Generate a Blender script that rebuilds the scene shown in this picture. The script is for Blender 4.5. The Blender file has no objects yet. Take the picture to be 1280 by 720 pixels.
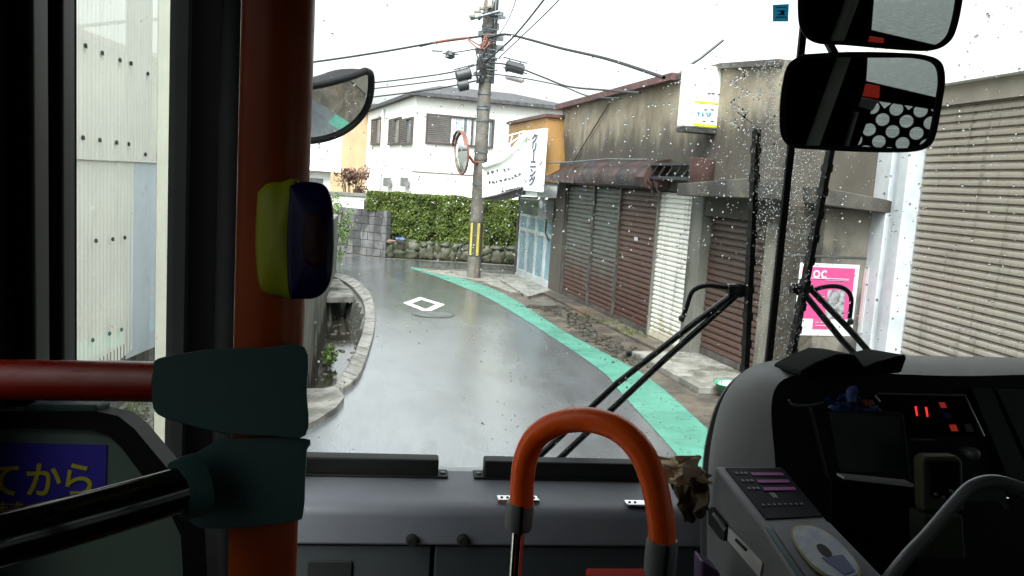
import bpy, bmesh, math, random
from mathutils import Vector, Matrix, noise
random.seed(7)
R = math.radians
sc = bpy.context.scene
COL = sc.collection

# ------------------------------------------------------------------ camera
F = 1050.0                       # focal length in photo pixels (1280 wide)
EYE = Vector((0, 0, 2.0))
YAW, PITCH, ROLL = R(7.5), R(7.2), R(3.7)
fw = Vector((math.sin(YAW)*math.cos(PITCH), math.cos(YAW)*math.cos(PITCH), -math.sin(PITCH)))
r0 = fw.cross(Vector((0, 0, 1))).normalized(); u0 = r0.cross(fw)
RT = math.cos(ROLL)*r0 + math.sin(ROLL)*u0
UP = -math.sin(ROLL)*r0 + math.cos(ROLL)*u0
cd = bpy.data.cameras.new('camera'); cam = bpy.data.objects.new('camera', cd); COL.objects.link(cam)
cd.sensor_width = 36; cd.lens = F/1280*36; cd.clip_start = 0.02; cd.clip_end = 2000
cam.matrix_world = Matrix(((RT.x, UP.x, -fw.x, EYE.x), (RT.y, UP.y, -fw.y, EYE.y), (RT.z, UP.z, -fw.z, EYE.z), (0, 0, 0, 1)))
sc.camera = cam

# ------------------------------------------------------------------ light
SUN_EL, SUN_AZ = R(55), R(200)
w = bpy.data.worlds.new('World'); sc.world = w; w.use_nodes = True
nt = w.node_tree; bg = nt.nodes['Background']
sky = nt.nodes.new('ShaderNodeTexSky'); sky.sky_type = 'NISHITA'; sky.sun_disc = False
sky.sun_elevation = SUN_EL; sky.sun_rotation = SUN_AZ; sky.air_density = 1.0; sky.dust_density = 6.0
hs = nt.nodes.new('ShaderNodeHueSaturation'); hs.inputs['Saturation'].default_value = 0.12
tint = nt.nodes.new('ShaderNodeMix'); tint.data_type = 'RGBA'; tint.blend_type = 'MULTIPLY'
tint.inputs[0].default_value = 1; tint.inputs[7].default_value = (0.965, 1.0, 0.985, 1)
nt.links.new(sky.outputs[0], hs.inputs['Color']); nt.links.new(hs.outputs[0], tint.inputs[6]); nt.links.new(tint.outputs[2], bg.inputs[0])
bg.inputs[1].default_value = 0.15
sl = bpy.data.lights.new('sun', 'SUN'); sl.energy = 0.7; sl.angle = R(25); sl.color = (1, 0.98, 0.94)
so = bpy.data.objects.new('sun', sl); COL.objects.link(so)
so.rotation_euler = (R(90)-SUN_EL, 0, -SUN_AZ + math.pi)
so.location = (0, 0, 30)
sc.view_settings.view_transform = 'Standard'; sc.view_settings.look = 'None'
sc.view_settings.exposure = 1.95; sc.view_settings.gamma = 1.0; sc.view_settings.use_curve_mapping = False
sc.render.engine = 'CYCLES'
cy = sc.cycles
cy.use_denoising = True; cy.max_bounces = 12; cy.transparent_max_bounces = 24; cy.transmission_bounces = 8
cy.caustics_reflective = False; cy.caustics_refractive = False; cy.sample_clamp_indirect = 6
cy.use_adaptive_sampling = False

# ------------------------------------------------------------------ helpers
def ray(px, py):
    return (fw + (px-640)/F*RT + (360-py)/F*UP)
def Z(px, py, z=0.0):
    d = ray(px, py); t = (z-EYE.z)/d.z; return EYE + t*d
def Yp(px, py, y):
    d = ray(px, py); return EYE + d*((y-EYE.y)/d.y)
def Xp(px, py, x):
    d = ray(px, py); return EYE + d*((x-EYE.x)/d.x)
def D(px, py, dep):
    return EYE + ray(px, py)*dep
def lerp(a, b, t): return a + (b-a)*t

class Frame:
    """vertical plane: local x along the wall, local y away from the viewer's side, local z up"""
    def __init__(s, O, u):
        s.O = Vector((O.x, O.y, 0)); u = Vector((u.x, u.y, 0)).normalized(); s.u = u
        n = Vector((-u.y, u.x, 0))
        s.M = Matrix(((u.x, n.x, 0, s.O.x), (u.y, n.y, 0, s.O.y), (0, 0, 1, 0), (0, 0, 0, 1)))
        s.I = s.M.inverted()
        s.ang = math.atan2(u.y, u.x)
    def px(s, px, py, y=0.0):
        o = s.I @ EYE; d = s.I.to_3x3() @ ray(px, py)
        t = (y-o.y)/d.y; p = o + d*t
        return Vector((p.x, p.z))

def fr_px(a, b): # frame whose foot passes through two ground pixels
    A, B_ = Z(*a), Z(*b); return Frame(A, B_-A)

# ---- properties
def tag(o, label=None, cat=None, group=None, kind=None):
    if label: o['label'] = label
    if cat: o['category'] = cat
    if group: o['group'] = group
    if kind: o['kind'] = kind
    return o
def thing(name, label, cat, loc=(0, 0, 0), rz=0.0, group=None):
    o = bpy.data.objects.new(name, None); COL.objects.link(o); o.empty_display_size = 0.1
    o.location = loc; o.rotation_euler = (0, 0, rz)
    return tag(o, label, cat, group)
def frame_thing(name, label, cat, fr, group=None):
    return thing(name, label, cat, fr.O, fr.ang, group)
def wmat(o):
    m = Matrix.Identity(4)
    while o is not None:
        m = (Matrix.LocRotScale(o.location, o.rotation_euler, o.scale)) @ m; o = o.parent
    return m

class B:
    def __init__(s): s.v = []; s.f = []; s.m = []
    def add(s, vs, fs):
        k = len(s.v); s.v += [Vector(p) for p in vs]; s.f += [tuple(k+i for i in f) for f in fs]; return s
    def box(s, x0, x1, y0, y1, z0, z1):
        if x0 > x1: x0, x1 = x1, x0
        if y0 > y1: y0, y1 = y1, y0
        if z0 > z1: z0, z1 = z1, z0
        return s.add([(x0,y0,z0),(x1,y0,z0),(x1,y1,z0),(x0,y1,z0),(x0,y0,z1),(x1,y0,z1),(x1,y1,z1),(x0,y1,z1)],
                     [(0,3,2,1),(4,5,6,7),(0,1,5,4),(1,2,6,5),(2,3,7,6),(3,0,4,7)])
    def hexa(s, b, t):  # bottom 4 + top 4 corner points
        return s.add(list(b)+list(t), [(0,3,2,1),(4,5,6,7),(0,1,5,4),(1,2,6,5),(2,3,7,6),(3,0,4,7)])
    def prism(s, pts, off):
        """planar outline pts (3d) extruded by vector off"""
        n = len(pts); off = Vector(off)
        a = [Vector(p) for p in pts]; b = [p+off for p in a]
        fs = [tuple(range(n)), tuple(range(2*n-1, n-1, -1))] + [(i, n+i, n+(i+1) % n, (i+1) % n) for i in range(n)]
        return s.add(a+b, fs)
    def xz(s, pts, y0, y1):
        return s.prism([(p[0], y0, p[1]) for p in pts], (0, y1-y0, 0))
    def tube(s, pts, r, n=10, cap=True):
        pts = [Vector(p) for p in pts]; N = len(pts)
        rs = r if isinstance(r, (list, tuple)) else [r]*N
        up = None; k = len(s.v)
        for i, p in enumerate(pts):
            t = (pts[min(i+1, N-1)] - pts[max(i-1, 0)]).normalized()
            if up is None:
                up = Vector((0, 0, 1)) if abs(t.z) < 0.9 else Vector((1, 0, 0))
            a = t.cross(up).normalized(); up = a.cross(t).normalized()
            for j in range(n):
                th = 2*math.pi*j/n
                s.v.append(p + rs[i]*(math.cos(th)*a + math.sin(th)*up))
        for i in range(N-1):
            for j in range(n):
                s.f.append((k+i*n+j, k+i*n+(j+1) % n, k+(i+1)*n+(j+1) % n, k+(i+1)*n+j))
        if cap:
            s.f.append(tuple(k+j for j in range(n-1, -1, -1))); s.f.append(tuple(k+(N-1)*n+j for j in range(n)))
        return s
    def bar(s, a, b, w, h, side=None):
        a = Vector(a); b = Vector(b); t = (b-a).normalized()
        sd = Vector(side) if side is not None else (Vector((0, 0, 1)) if abs(t.z) < .9 else Vector((1, 0, 0)))
        u = t.cross(sd).normalized(); v = u.cross(t).normalized()
        c = [(-1,-1),(1,-1),(1,1),(-1,1)]
        return s.hexa([a+u*w/2*x+v*h/2*y for x, y in c], [b+u*w/2*x+v*h/2*y for x, y in c])
    def ell(s, c, rx, ry, rz, nu=14, nv=8, rot=None, jit=0):
        c = Vector(c); k = len(s.v)
        for i in range(nv+1):
            ph = math.pi*i/nv
            for j in range(nu):
                th = 2*math.pi*j/nu
                p = Vector((rx*math.sin(ph)*math.cos(th), ry*math.sin(ph)*math.sin(th), rz*math.cos(ph)))
                if jit: p *= 1+jit*noise.noise(p*4/max(rx, ry, rz)+c*7)
                if rot: p = rot @ p
                s.v.append(c+p)
        for i in range(nv):
            for j in range(nu):
                s.f.append((k+i*nu+j, k+(i+1)*nu+j, k+(i+1)*nu+(j+1) % nu, k+i*nu+(j+1) % nu))
        return s
    def disc(s, c, nrm, r, th, n=20):
        c = Vector(c); nrm = Vector(nrm).normalized()
        return s.tube([c-nrm*th/2, c+nrm*th/2], r, n)
    def build(s, name, mat, parent=None, smooth=False, bevel=0.0, local=False, origin=None, seg=2, weld=False):
        me = bpy.data.meshes.new(name)
        vs = s.v
        if parent is not None:
            if not local:
                I = wmat(parent).inverted(); vs = [I @ v for v in vs]
        else:
            if origin is None:
                xs = [v.x for v in vs]; ys = [v.y for v in vs]; zs = [v.z for v in vs]
                origin = Vector(((min(xs)+max(xs))/2, (min(ys)+max(ys))/2, min(zs)))
            origin = Vector(origin)
            vs = [v-origin for v in vs]
        me.from_pydata(vs, [], s.f); me.validate(); me.update()
        bm = bmesh.new(); bm.from_mesh(me)
        if weld or bevel: bmesh.ops.remove_doubles(bm, verts=bm.verts, dist=1e-5)
        bmesh.ops.recalc_face_normals(bm, faces=bm.faces)
        bm.to_mesh(me); bm.free()
        o = bpy.data.objects.new(name, me); COL.objects.link(o)
        if parent is not None: o.parent = parent
        else: o.location = origin
        if mat is not None: me.materials.append(mat)
        if bevel:
            md = o.modifiers.new('bevel', 'BEVEL'); md.width = bevel; md.segments = seg; md.limit_method = 'ANGLE'; md.angle_limit = R(35)
        if smooth or bevel:
            for p in me.polygons: p.use_smooth = True
            if bevel:
                wn = o.modifiers.new('wn', 'WEIGHTED_NORMAL')
            elif smooth == 'auto':
                try: me.set_sharp_from_angle(angle=R(40))
                except Exception: pass
        return o

class Q:
    """a 3D quad with bilinear coordinates, for laying details on a slanted face. corners: tl, tr, br, bl"""
    def __init__(s, tl, tr, br, bl):
        s.c = [Vector(p) for p in (tl, tr, br, bl)]
        s.n = ((s.c[2]-s.c[0]).cross(s.c[1]-s.c[3])).normalized()
        if s.n.dot(EYE-s.c[0]) < 0: s.n = -s.n
    def p(s, u, v, h=0.0):
        a = lerp(s.c[0], s.c[1], u); b = lerp(s.c[3], s.c[2], u); return lerp(a, b, v)+s.n*h
    def plate(s, b, u0, v0, u1, v1, h0, h1):
        return b.prism([s.p(u0, v0, h0), s.p(u1, v0, h0), s.p(u1, v1, h0), s.p(u0, v1, h0)], s.n*(h1-h0))

def smooth_path(pts, k=6):
    pts = [Vector(p) for p in pts]; out = []
    for i in range(len(pts)-1):
        p0 = pts[max(i-1, 0)]; p1 = pts[i]; p2 = pts[i+1]; p3 = pts[min(i+2, len(pts)-1)]
        for j in range(k):
            t = j/k
            out.append(0.5*((2*p1)+(p2-p0)*t+(2*p0-5*p1+4*p2-p3)*t*t+(3*p1-p0-3*p2+p3)*t**3))
    out.append(pts[-1]); return out

# ------------------------------------------------------------------ materials
def _n(t, kind, **kw):
    n = t.nodes.new(kind)
    for k, v in kw.items(): setattr(n, k, v)
    return n
def mixc(t, fac, a, b, blend='MIX'):
    m = _n(t, 'ShaderNodeMix', data_type='RGBA', blend_type=blend)
    for sock, val in ((m.inputs[0], fac), (m.inputs[6], a), (m.inputs[7], b)):
        if isinstance(val, (int, float)): sock.default_value = val
        elif isinstance(val, (tuple, list)): sock.default_value = (*val[:3], 1)
        else: t.links.new(val, sock)
    return m.outputs[2]
def ramp(t, src, p0, p1, a=0.0, b=1.0):
    m = _n(t, 'ShaderNodeMapRange'); m.interpolation_type = 'SMOOTHSTEP'
    m.inputs[1].default_value = p0; m.inputs[2].default_value = p1; m.inputs[3].default_value = a; m.inputs[4].default_value = b
    t.links.new(src, m.inputs[0]); return m.outputs[0]
def nz(t, scale=(1, 1, 1), s=4.0, detail=5.0, coord=None, rough=0.6):
    mp = _n(t, 'ShaderNodeMapping'); mp.inputs['Scale'].default_value = scale
    tc = _n(t, 'ShaderNodeTexCoord'); t.links.new(tc.outputs['Object'], mp.inputs[0])
    n = _n(t, 'ShaderNodeTexNoise'); n.inputs['Scale'].default_value = s; n.inputs['Detail'].default_value = detail
    n.inputs['Roughness'].default_value = rough
    t.links.new(mp.outputs[0], n.inputs['Vector']); return n.outputs[0]
def base_mat(name):
    m = bpy.data.materials.new(name); m.use_nodes = True
    return m, m.node_tree, m.node_tree.nodes['Principled BSDF']
def mat(name, c, c2=None, s=3.0, rough=0.6, r2=None, metal=0.0, bump=0.0, bs=60.0, spec=0.5, stains=(), coat=0.0, coat_r=0.05, soot=None):
    """c/c2 mottled by noise; stains: (colour, noise scale vector, scale, threshold0, threshold1, strength)"""
    m, t, p = base_mat(name)
    c2 = c2 or tuple(x*0.75 for x in c)
    col = mixc(t, ramp(t, nz(t, s=s), 0.35, 0.65), c, c2)
    for sc_, vec, s_, t0, t1, k in stains:
        col = mixc(t, ramp(t, nz(t, vec, s_), t0, t1, 0, k), col, sc_)
    if soot:   # dirt gathered along a ledge: heavier just above z0, gone by z1
        tc = _n(t, 'ShaderNodeTexCoord'); sp = _n(t, 'ShaderNodeSeparateXYZ'); t.links.new(tc.outputs['Object'], sp.inputs[0])
        ad = _n(t, 'ShaderNodeMath', operation='MULTIPLY_ADD'); ad.inputs[1].default_value = 1.3; t.links.new(nz(t, (1.5, 1.5, .5), 2.0), ad.inputs[0])
        su = _n(t, 'ShaderNodeMath', operation='SUBTRACT'); su.inputs[1].default_value = 0.65; t.links.new(sp.outputs[2], su.inputs[0]); t.links.new(su.outputs[0], ad.inputs[2])
        col = mixc(t, ramp(t, ad.outputs[0], soot[0], soot[1], 0.85, 0), col, (0.03, 0.027, 0.025))
    t.links.new(col, p.inputs['Base Color'])
    p.inputs['Metallic'].default_value = metal; p.inputs['Specular IOR Level'].default_value = spec
    if r2 is None: p.inputs['Roughness'].default_value = rough
    else: t.links.new(ramp(t, nz(t, s=s*1.7), 0.35, 0.65, rough, r2), p.inputs['Roughness'])
    if coat: p.inputs['Coat Weight'].default_value = coat; p.inputs['Coat Roughness'].default_value = coat_r
    if bump:
        b = _n(t, 'ShaderNodeBump'); b.inputs['Strength'].default_value = bump; b.inputs['Distance'].default_value = 0.01
        t.links.new(nz(t, s=bs), b.inputs['Height']); t.links.new(b.outputs[0], p.inputs['Normal'])
    return m
def emit(name, c, k):
    m, t, p = base_mat(name); p.inputs['Base Color'].default_value = (*c, 1)
    p.inputs['Emission Color'].default_value = (*c, 1); p.inputs['Emission Strength'].default_value = k; return m
def glass_pane(name, tint=(0.93, 0.96, 0.95), refl=0.08, rough=0.0):
    m = bpy.data.materials.new(name); m.use_nodes = True; t = m.node_tree; t.nodes.clear()
    o = _n(t, 'ShaderNodeOutputMaterial'); tr = _n(t, 'ShaderNodeBsdfTransparent'); tr.inputs[0].default_value = (*tint, 1)
    g = _n(t, 'ShaderNodeBsdfGlossy'); g.inputs['Roughness'].default_value = rough; mx = _n(t, 'ShaderNodeMixShader')
    fr = _n(t, 'ShaderNodeFresnel'); fr.inputs[0].default_value = 1.45
    mm = _n(t, 'ShaderNodeMath', operation='MULTIPLY'); mm.inputs[1].default_value = refl/0.04*0.5
    t.links.new(fr.outputs[0], mm.inputs[0]); t.links.new(mm.outputs[0], mx.inputs[0])
    t.links.new(tr.outputs[0], mx.inputs[1]); t.links.new(g.outputs[0], mx.inputs[2]); t.links.new(mx.outputs[0], o.inputs[0]); return m

GRIME = (0.035, 0.032, 0.026)
M = {}
M['concrete'] = mat('shop_render', (0.33, 0.285, 0.21), (0.21, 0.175, 0.125), s=1.6, rough=0.85, bump=0.25, bs=30, soot=(2.55, 3.15),
    stains=[(GRIME, (2.2, 2.2, 0.5), 1.3, 0.50, 0.75, 0.6), ((0.34, 0.32, 0.26), (1, 1, 0.8), 0.9, 0.54, 0.62, 0.55), (GRIME, (1, 1, 1), 9, 0.62, 0.75, 0.5)])
M['concrete_grey'] = mat('grey_concrete', (0.19, 0.187, 0.165), (0.125, 0.123, 0.108), s=1.6, rough=0.85, bump=0.3, bs=40,
    stains=[(GRIME, (2.5, 2.5, 0.6), 1.5, 0.48, 0.7, 0.7)])
M['concrete_dark'] = mat('stained_concrete', (0.085, 0.079, 0.068), (0.04, 0.037, 0.032), s=2.0, rough=0.8, bump=0.3, bs=40,
    stains=[((0.02, 0.02, 0.02), (1.4, 1.4, 1), 1.6, 0.45, 0.65, 0.8), ((0.25, 0.2, 0.12), (1, 1, 3), 2, 0.6, 0.7, 0.4)])
M['end_wall'] = mat('blackened_concrete', (0.20, 0.185, 0.155), (0.12, 0.11, 0.09), s=1.8, rough=0.8, bump=0.3, bs=40,
    stains=[((0.02, 0.019, 0.018), (1.5, 1.5, 0.8), 1.1, 0.45, 0.62, 0.85)])
M['concrete_wet'] = mat('wet_kerb_concrete', (0.26, 0.25, 0.23), (0.15, 0.145, 0.13), s=5, rough=0.25, r2=0.6, bump=0.5, bs=35,
    stains=[((0.06, 0.06, 0.045), (1, 1, 1), 3, 0.5, 0.65, 0.7)])
M['paving'] = mat('wet_paving', (0.115, 0.096, 0.076), (0.05, 0.044, 0.038), s=1.5, rough=0.25, r2=0.65, bump=0.6, bs=25,
    stains=[((0.04, 0.035, 0.03), (1, 1, 1), 2.5, 0.5, 0.62, 0.8), ((0.16, 0.09, 0.05), (1, 1, 1), 0.8, 0.55, 0.7, 0.5), ((0.06, 0.07, 0.025), (1, 1, 1), 5, 0.62, 0.7, 0.6)])
M['mud'] = mat('mossy_dirt', (0.035, 0.027, 0.02), (0.016, 0.016, 0.008), s=9, rough=0.5, r2=0.8, bump=1, bs=50)
M['mud_dark'] = mat('black_mossy_ditch', (0.03, 0.028, 0.022), (0.018, 0.02, 0.012), s=6, rough=0.35, r2=.7, bump=1, bs=30)
M['rubble'] = mat('wet_rubble', (0.13, 0.12, 0.105), (0.05, 0.043, 0.032), s=20, rough=0.35, bump=0.6, bs=50)
M['gravel'] = mat('mossy_gravel', (0.27, 0.26, 0.23), (0.09, 0.10, 0.06), s=22, rough=0.8, bump=1, bs=90,
    stains=[((0.10, 0.13, 0.04), (1, 1, 1), 1.8, 0.5, 0.62, 0.8)])
M['green_paint'] = mat('green_road_paint', (0.08, 0.25, 0.19), (0.058, 0.19, 0.145), s=2, rough=0.25, r2=0.5, bump=0.5, bs=90,
    stains=[((0.035, 0.09, 0.07), (1, 1, 1), 9, 0.60, 0.68, 0.8), ((0.05, 0.13, 0.10), (1, 1, 1), 1.8, 0.5, 0.75, 0.6), ((0.16, 0.36, 0.28), (1, 1, 1), 60, 0.6, 0.7, 0.5), ((0.06, 0.065, 0.06), (1, 1, 1), 3.3, 0.66, 0.70, 0.85)])
M['white_paint'] = mat('worn_white_road_paint', (0.75, 0.76, 0.74), (0.6, 0.61, 0.6), s=6, rough=0.45, stains=[((0.08, 0.08, 0.08), (1, 1, 1), 16, 0.62, 0.68, 0.9)])
M['metal_iron'] = mat('wet_iron', (0.06, 0.058, 0.055), (0.03, 0.03, 0.03), s=14, rough=0.3, r2=0.5, metal=0.4, bump=1, bs=160)
def shutter_mat(name, top, bot, zlo, zhi, rust=(0.10, 0.045, 0.03), amt=0.7):
    m, t, p = base_mat(name)
    tc = _n(t, 'ShaderNodeTexCoord'); sp = _n(t, 'ShaderNodeSeparateXYZ'); t.links.new(tc.outputs['Object'], sp.inputs[0])
    ad = _n(t, 'ShaderNodeMath', operation='ADD'); t.links.new(sp.outputs[2], ad.inputs[0])
    sc1 = _n(t, 'ShaderNodeMath', operation='MULTIPLY_ADD'); sc1.inputs[1].default_value = 1.6; sc1.inputs[2].default_value = -0.8
    t.links.new(nz(t, (3, 1, 1), 1.4), sc1.inputs[0]); t.links.new(sc1.outputs[0], ad.inputs[1])
    col = mixc(t, ramp(t, ad.outputs[0], zlo, zhi), bot, top)
    col = mixc(t, ramp(t, nz(t, (1, 1, 3), 3.0), 0.5, 0.66, 0, amt), col, rust)
    col = mixc(t, ramp(t, nz(t, (7, 7, 0.4), 2.0), 0.52, 0.7, 0, 0.5), col, GRIME)
    t.links.new(col, p.inputs['Base Color']); p.inputs['Roughness'].default_value = 0.5; p.inputs['Metallic'].default_value = 0.15
    return m
M['shutter_green'] = shutter_mat('faded_green_shutter_paint', (0.115, 0.125, 0.11), (0.085, 0.042, 0.034), 0.3, 1.1, amt=0.5)
M['shutter_brown'] = shutter_mat('rusty_brown_shutter_paint', (0.11, 0.066, 0.053), (0.075, 0.034, 0.028), 0.2, 1.3, amt=0.6)
M['shutter_white'] = shutter_mat('dirty_white_shutter_paint', (0.72, 0.71, 0.66), (0.50, 0.46, 0.36), 0.0, 0.35, rust=(0.45, 0.34, 0.18), amt=0.12)
M['shutter_dark'] = shutter_mat('dark_brown_shutter_paint', (0.085, 0.06, 0.05), (0.095, 0.052, 0.042), 0.2, 1.4, amt=0.4)
M['shutter_beige'] = shutter_mat('beige_shutter_paint', (0.28, 0.25, 0.21), (0.33, 0.305, 0.27), 0.2, 2.2, rust=(0.25, 0.21, 0.16), amt=0.3)
M['frame_steel'] = mat('weathered_steel_frame', (0.10, 0.10, 0.095), (0.06, 0.045, 0.04), s=6, rough=0.5, metal=0.2)
M['rust_awning'] = mat('rusted_awning_sheet', (0.05, 0.023, 0.02), (0.02, 0.011, 0.01), s=3.0, rough=0.4, r2=0.65, bump=0.5, bs=14,
    stains=[((0.012, 0.012, 0.014), (1, 1, 1), 2.2, 0.52, 0.6, 0.9), ((0.16, 0.11, 0.10), (1, 1, 1), 3.2, 0.6, 0.75, 0.4)])
M['white_wall'] = mat('white_render', (0.80, 0.80, 0.77), (0.74, 0.74, 0.71), s=2, rough=0.85, bump=0.1, bs=60,
    stains=[((0.45, 0.44, 0.40), (5, 5, 0.4), 1.2, 0.6, 0.8, 0.4)])
M['beige_header'] = mat('beige_header_board', (0.30, 0.27, 0.225), (0.24, 0.215, 0.18), s=2.5, rough=0.7)
M['white_metal'] = mat('white_painted_metal', (0.50, 0.53, 0.56), (0.40, 0.43, 0.46), s=3, rough=0.35, r2=0.5,
    stains=[((0.35, 0.36, 0.36), (6, 6, 0.5), 1.6, 0.58, 0.75, 0.5)])
M['orange_board'] = mat('ochre_signboard', (0.42, 0.235, 0.075), (0.33, 0.18, 0.06), s=2, rough=0.6, bump=0.1,
    stains=[((0.12, 0.06, 0.03), (4, 4, 0.5), 2, 0.58, 0.75, 0.6)])
M['sign_white'] = mat('white_sign_sheet', (0.82, 0.83, 0.80), (0.74, 0.75, 0.71), s=3, rough=0.5)
M['sign_blue'] = mat('navy_lettering', (0.03, 0.04, 0.13), rough=0.5)
M['sign_grey'] = mat('faded_grey_lettering', (0.07, 0.08, 0.11), rough=0.6)
M['sign_cyan'] = mat('blue_print', (0.10, 0.28, 0.46), rough=0.5)
M['sign_yellow'] = mat('yellow_print', (0.62, 0.58, 0.03), rough=0.5)
M['door_blue'] = mat('pale_blue_door_panel', (0.22, 0.33, 0.38), (0.16, 0.26, 0.31), s=2, rough=0.15, r2=0.3)
M['alu'] = mat('aluminium_frame', (0.66, 0.69, 0.70), (0.5, 0.52, 0.53), s=4, rough=0.35, metal=0.3)
M['grey_box'] = mat('grey_meter_box', (0.16, 0.17, 0.17), (0.10, 0.105, 0.10), s=8, rough=0.5)
M['pole'] = mat('weathered_pole_concrete', (0.15, 0.138, 0.118), (0.09, 0.082, 0.07), s=6, rough=0.8, bump=0.3, bs=30,
    stains=[((0.05, 0.045, 0.04), (5, 5, 0.4), 1.2, 0.5, 0.68, 0.7), ((0.30, 0.28, 0.24), (2, 2, 0.6), 2, 0.6, 0.7, 0.5)])
M['pole_yellow'] = mat('yellow_warning_stripe', (0.50, 0.40, 0.06), (0.36, 0.29, 0.06), s=10, rough=0.5)
M['pole_black'] = mat('black_warning_sheet', (0.035, 0.035, 0.033), (0.06, 0.06, 0.05), s=10, rough=0.5)
M['steel'] = mat('galvanised_steel', (0.16, 0.18, 0.19), (0.09, 0.10, 0.105), s=14, rough=0.5, metal=0.5)
M['black_cable'] = mat('black_cable', (0.02, 0.02, 0.022), rough=0.5)
M['orange_plastic'] = mat('orange_plastic', (0.24, 0.085, 0.055), (0.13, 0.055, 0.04), s=5, rough=0.45)
M['closure'] = mat('dark_cable_closure', (0.035, 0.04, 0.045), rough=0.5)
M['porcelain'] = mat('pale_insulator', (0.6, 0.6, 0.52), (0.4, 0.38, 0.3), s=20, rough=0.3)
M['mirror'] = mat('mirror_silver', (0.80, 0.84, 0.83), (0.78, 0.82, 0.81), rough=0.02, metal=1.0)
M['bus_mirror'] = mat('dim_mirror_silver', (0.62, 0.66, 0.66), (0.58, 0.62, 0.62), rough=0.01, metal=1.0)
M['roof_grey'] = mat('grey_roof_tiles', (0.09, 0.09, 0.095), (0.055, 0.055, 0.06), s=5, rough=0.85, spec=.2, bump=0.4, bs=12)
M['brown_trim'] = mat('brown_window_trim', (0.06, 0.045, 0.04), rough=0.5)
M['louvre'] = mat('grey_brown_louvre', (0.14, 0.125, 0.12), (0.10, 0.09, 0.085), s=3, rough=0.55)
M['curtain'] = mat('pale_curtain', (0.55, 0.58, 0.60), (0.38, 0.42, 0.45), s=4, rough=0.8)
M['win_glass'] = mat('house_window_glass', (0.10, 0.12, 0.13), (0.16, 0.18, 0.19), s=1.5, rough=0.06)
M['tan_wall'] = mat('tan_render', (0.40, 0.28, 0.165), (0.34, 0.235, 0.14), s=1.5, rough=0.8,
    stains=[((0.3, 0.22, 0.15), (5, 5, 0.4), 1.5, 0.6, 0.75, 0.5)])
M['siding'] = mat('white_siding', (0.76, 0.79, 0.80), (0.70, 0.73, 0.74), s=3, rough=0.6)
M['block'] = mat('weathered_grey_block', (0.14, 0.14, 0.14), (0.08, 0.08, 0.082), s=3, rough=0.8, bump=0.4, bs=40,
    stains=[((0.03, 0.03, 0.03), (3, 3, 0.6), 0.9, 0.5, 0.58, 0.85), ((0.22, 0.22, 0.215), (1, 1, 1), 4, 0.6, 0.7, 0.4)])
M['mortar'] = mat('dark_mortar', (0.07, 0.07, 0.065), rough=0.9)
M['stone'] = mat('mossy_boulder', (0.075, 0.072, 0.05), (0.025, 0.034, 0.012), s=4, rough=0.6, bump=0.7, bs=14)
M['corrugated'] = mat('cream_corrugated_sheet', (0.82, 0.835, 0.75), (0.77, 0.78, 0.70), s=1.6, rough=0.55,
    stains=[((0.42, 0.42, 0.36), (6, 6, 0.7), 1.5, 0.58, 0.75, 0.5), ((0.25, 0.24, 0.2), (1, 1, 1), 12, 0.68, 0.74, 0.6)])
M['pale_blue_sheet'] = mat('pale_blue_sheet', (0.72, 0.80, 0.86), (0.64, 0.73, 0.79), s=1.8, rough=0.5,
    stains=[((0.38, 0.46, 0.52), (1, 1, 1), 3, 0.58, 0.7, 0.5), ((0.2, 0.22, 0.24), (1, 1, 1), 14, 0.68, 0.74, 0.6)])
M['cream_post'] = mat('cream_painted_post', (0.56, 0.57, 0.48), (0.50, 0.51, 0.43), s=3, rough=0.6, stains=[((0.2, 0.2, 0.16), (1, 1, 1), 18, 0.66, 0.72, 0.7)])
M['moss_wall'] = mat('mossy_wall_concrete', (0.20, 0.19, 0.165), (0.11, 0.105, 0.085), s=2.2, rough=0.75, bump=0.4, bs=30,
    stains=[((0.03, 0.032, 0.022), (3, 3, 0.8), 1.1, 0.46, 0.62, 0.9), ((0.07, 0.09, 0.03), (1, 1, 1), 4, 0.6, 0.7, 0.5)])
M['roof_trim'] = mat('oxide_red_trim', (0.14, 0.06, 0.055), (0.08, 0.04, 0.04), s=6, rough=0.5)
M['pink'] = mat('pink_poster_ink', (0.50, 0.06, 0.20), (0.46, 0.055, 0.185), s=2, rough=0.5)
M['poster_white'] = mat('poster_paper', (0.55, 0.57, 0.58), (0.5, 0.52, 0.53), s=3, rough=0.5)
M['poster_grey'] = mat('poster_photo_print', (0.35, 0.36, 0.37), (0.10, 0.10, 0.11), s=16, rough=0.5)
# bus
M['black_plastic'] = mat('black_plastic', (0.008, 0.008, 0.009), (0.006, 0.006, 0.0065), s=8, rough=0.55, spec=.25, bump=0.1, bs=300)
M['black_soft'] = mat('black_soft_plastic', (0.005, 0.0052, 0.0055), (0.004, 0.004, 0.0043), s=8, rough=0.85, spec=0.08)
M['black_rubber'] = mat('black_rubber', (0.010, 0.010, 0.011), rough=0.7, spec=0.3)
M['black_gloss'] = mat('black_gloss_tube', (0.008, 0.008, 0.009), rough=0.14)
M['grey_green'] = mat('grey_green_moulding', (0.032, 0.092, 0.086), (0.028, 0.084, 0.078), s=12, rough=0.55, bump=0.12, bs=400)
M['panel_green'] = mat('grey_green_panel', (0.17, 0.25, 0.215), (0.155, 0.23, 0.20), s=10, rough=0.7, bump=0.08, bs=400)
M['dash_grey'] = mat('blue_grey_dash', (0.135, 0.143, 0.165), (0.12, 0.128, 0.15), s=10, rough=0.55, bump=0.12, bs=350)
M['dash_dark'] = mat('dark_dash_panel', (0.03, 0.037, 0.04), (0.026, 0.032, 0.035), s=10, rough=0.6, bump=0.12, bs=350)
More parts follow.
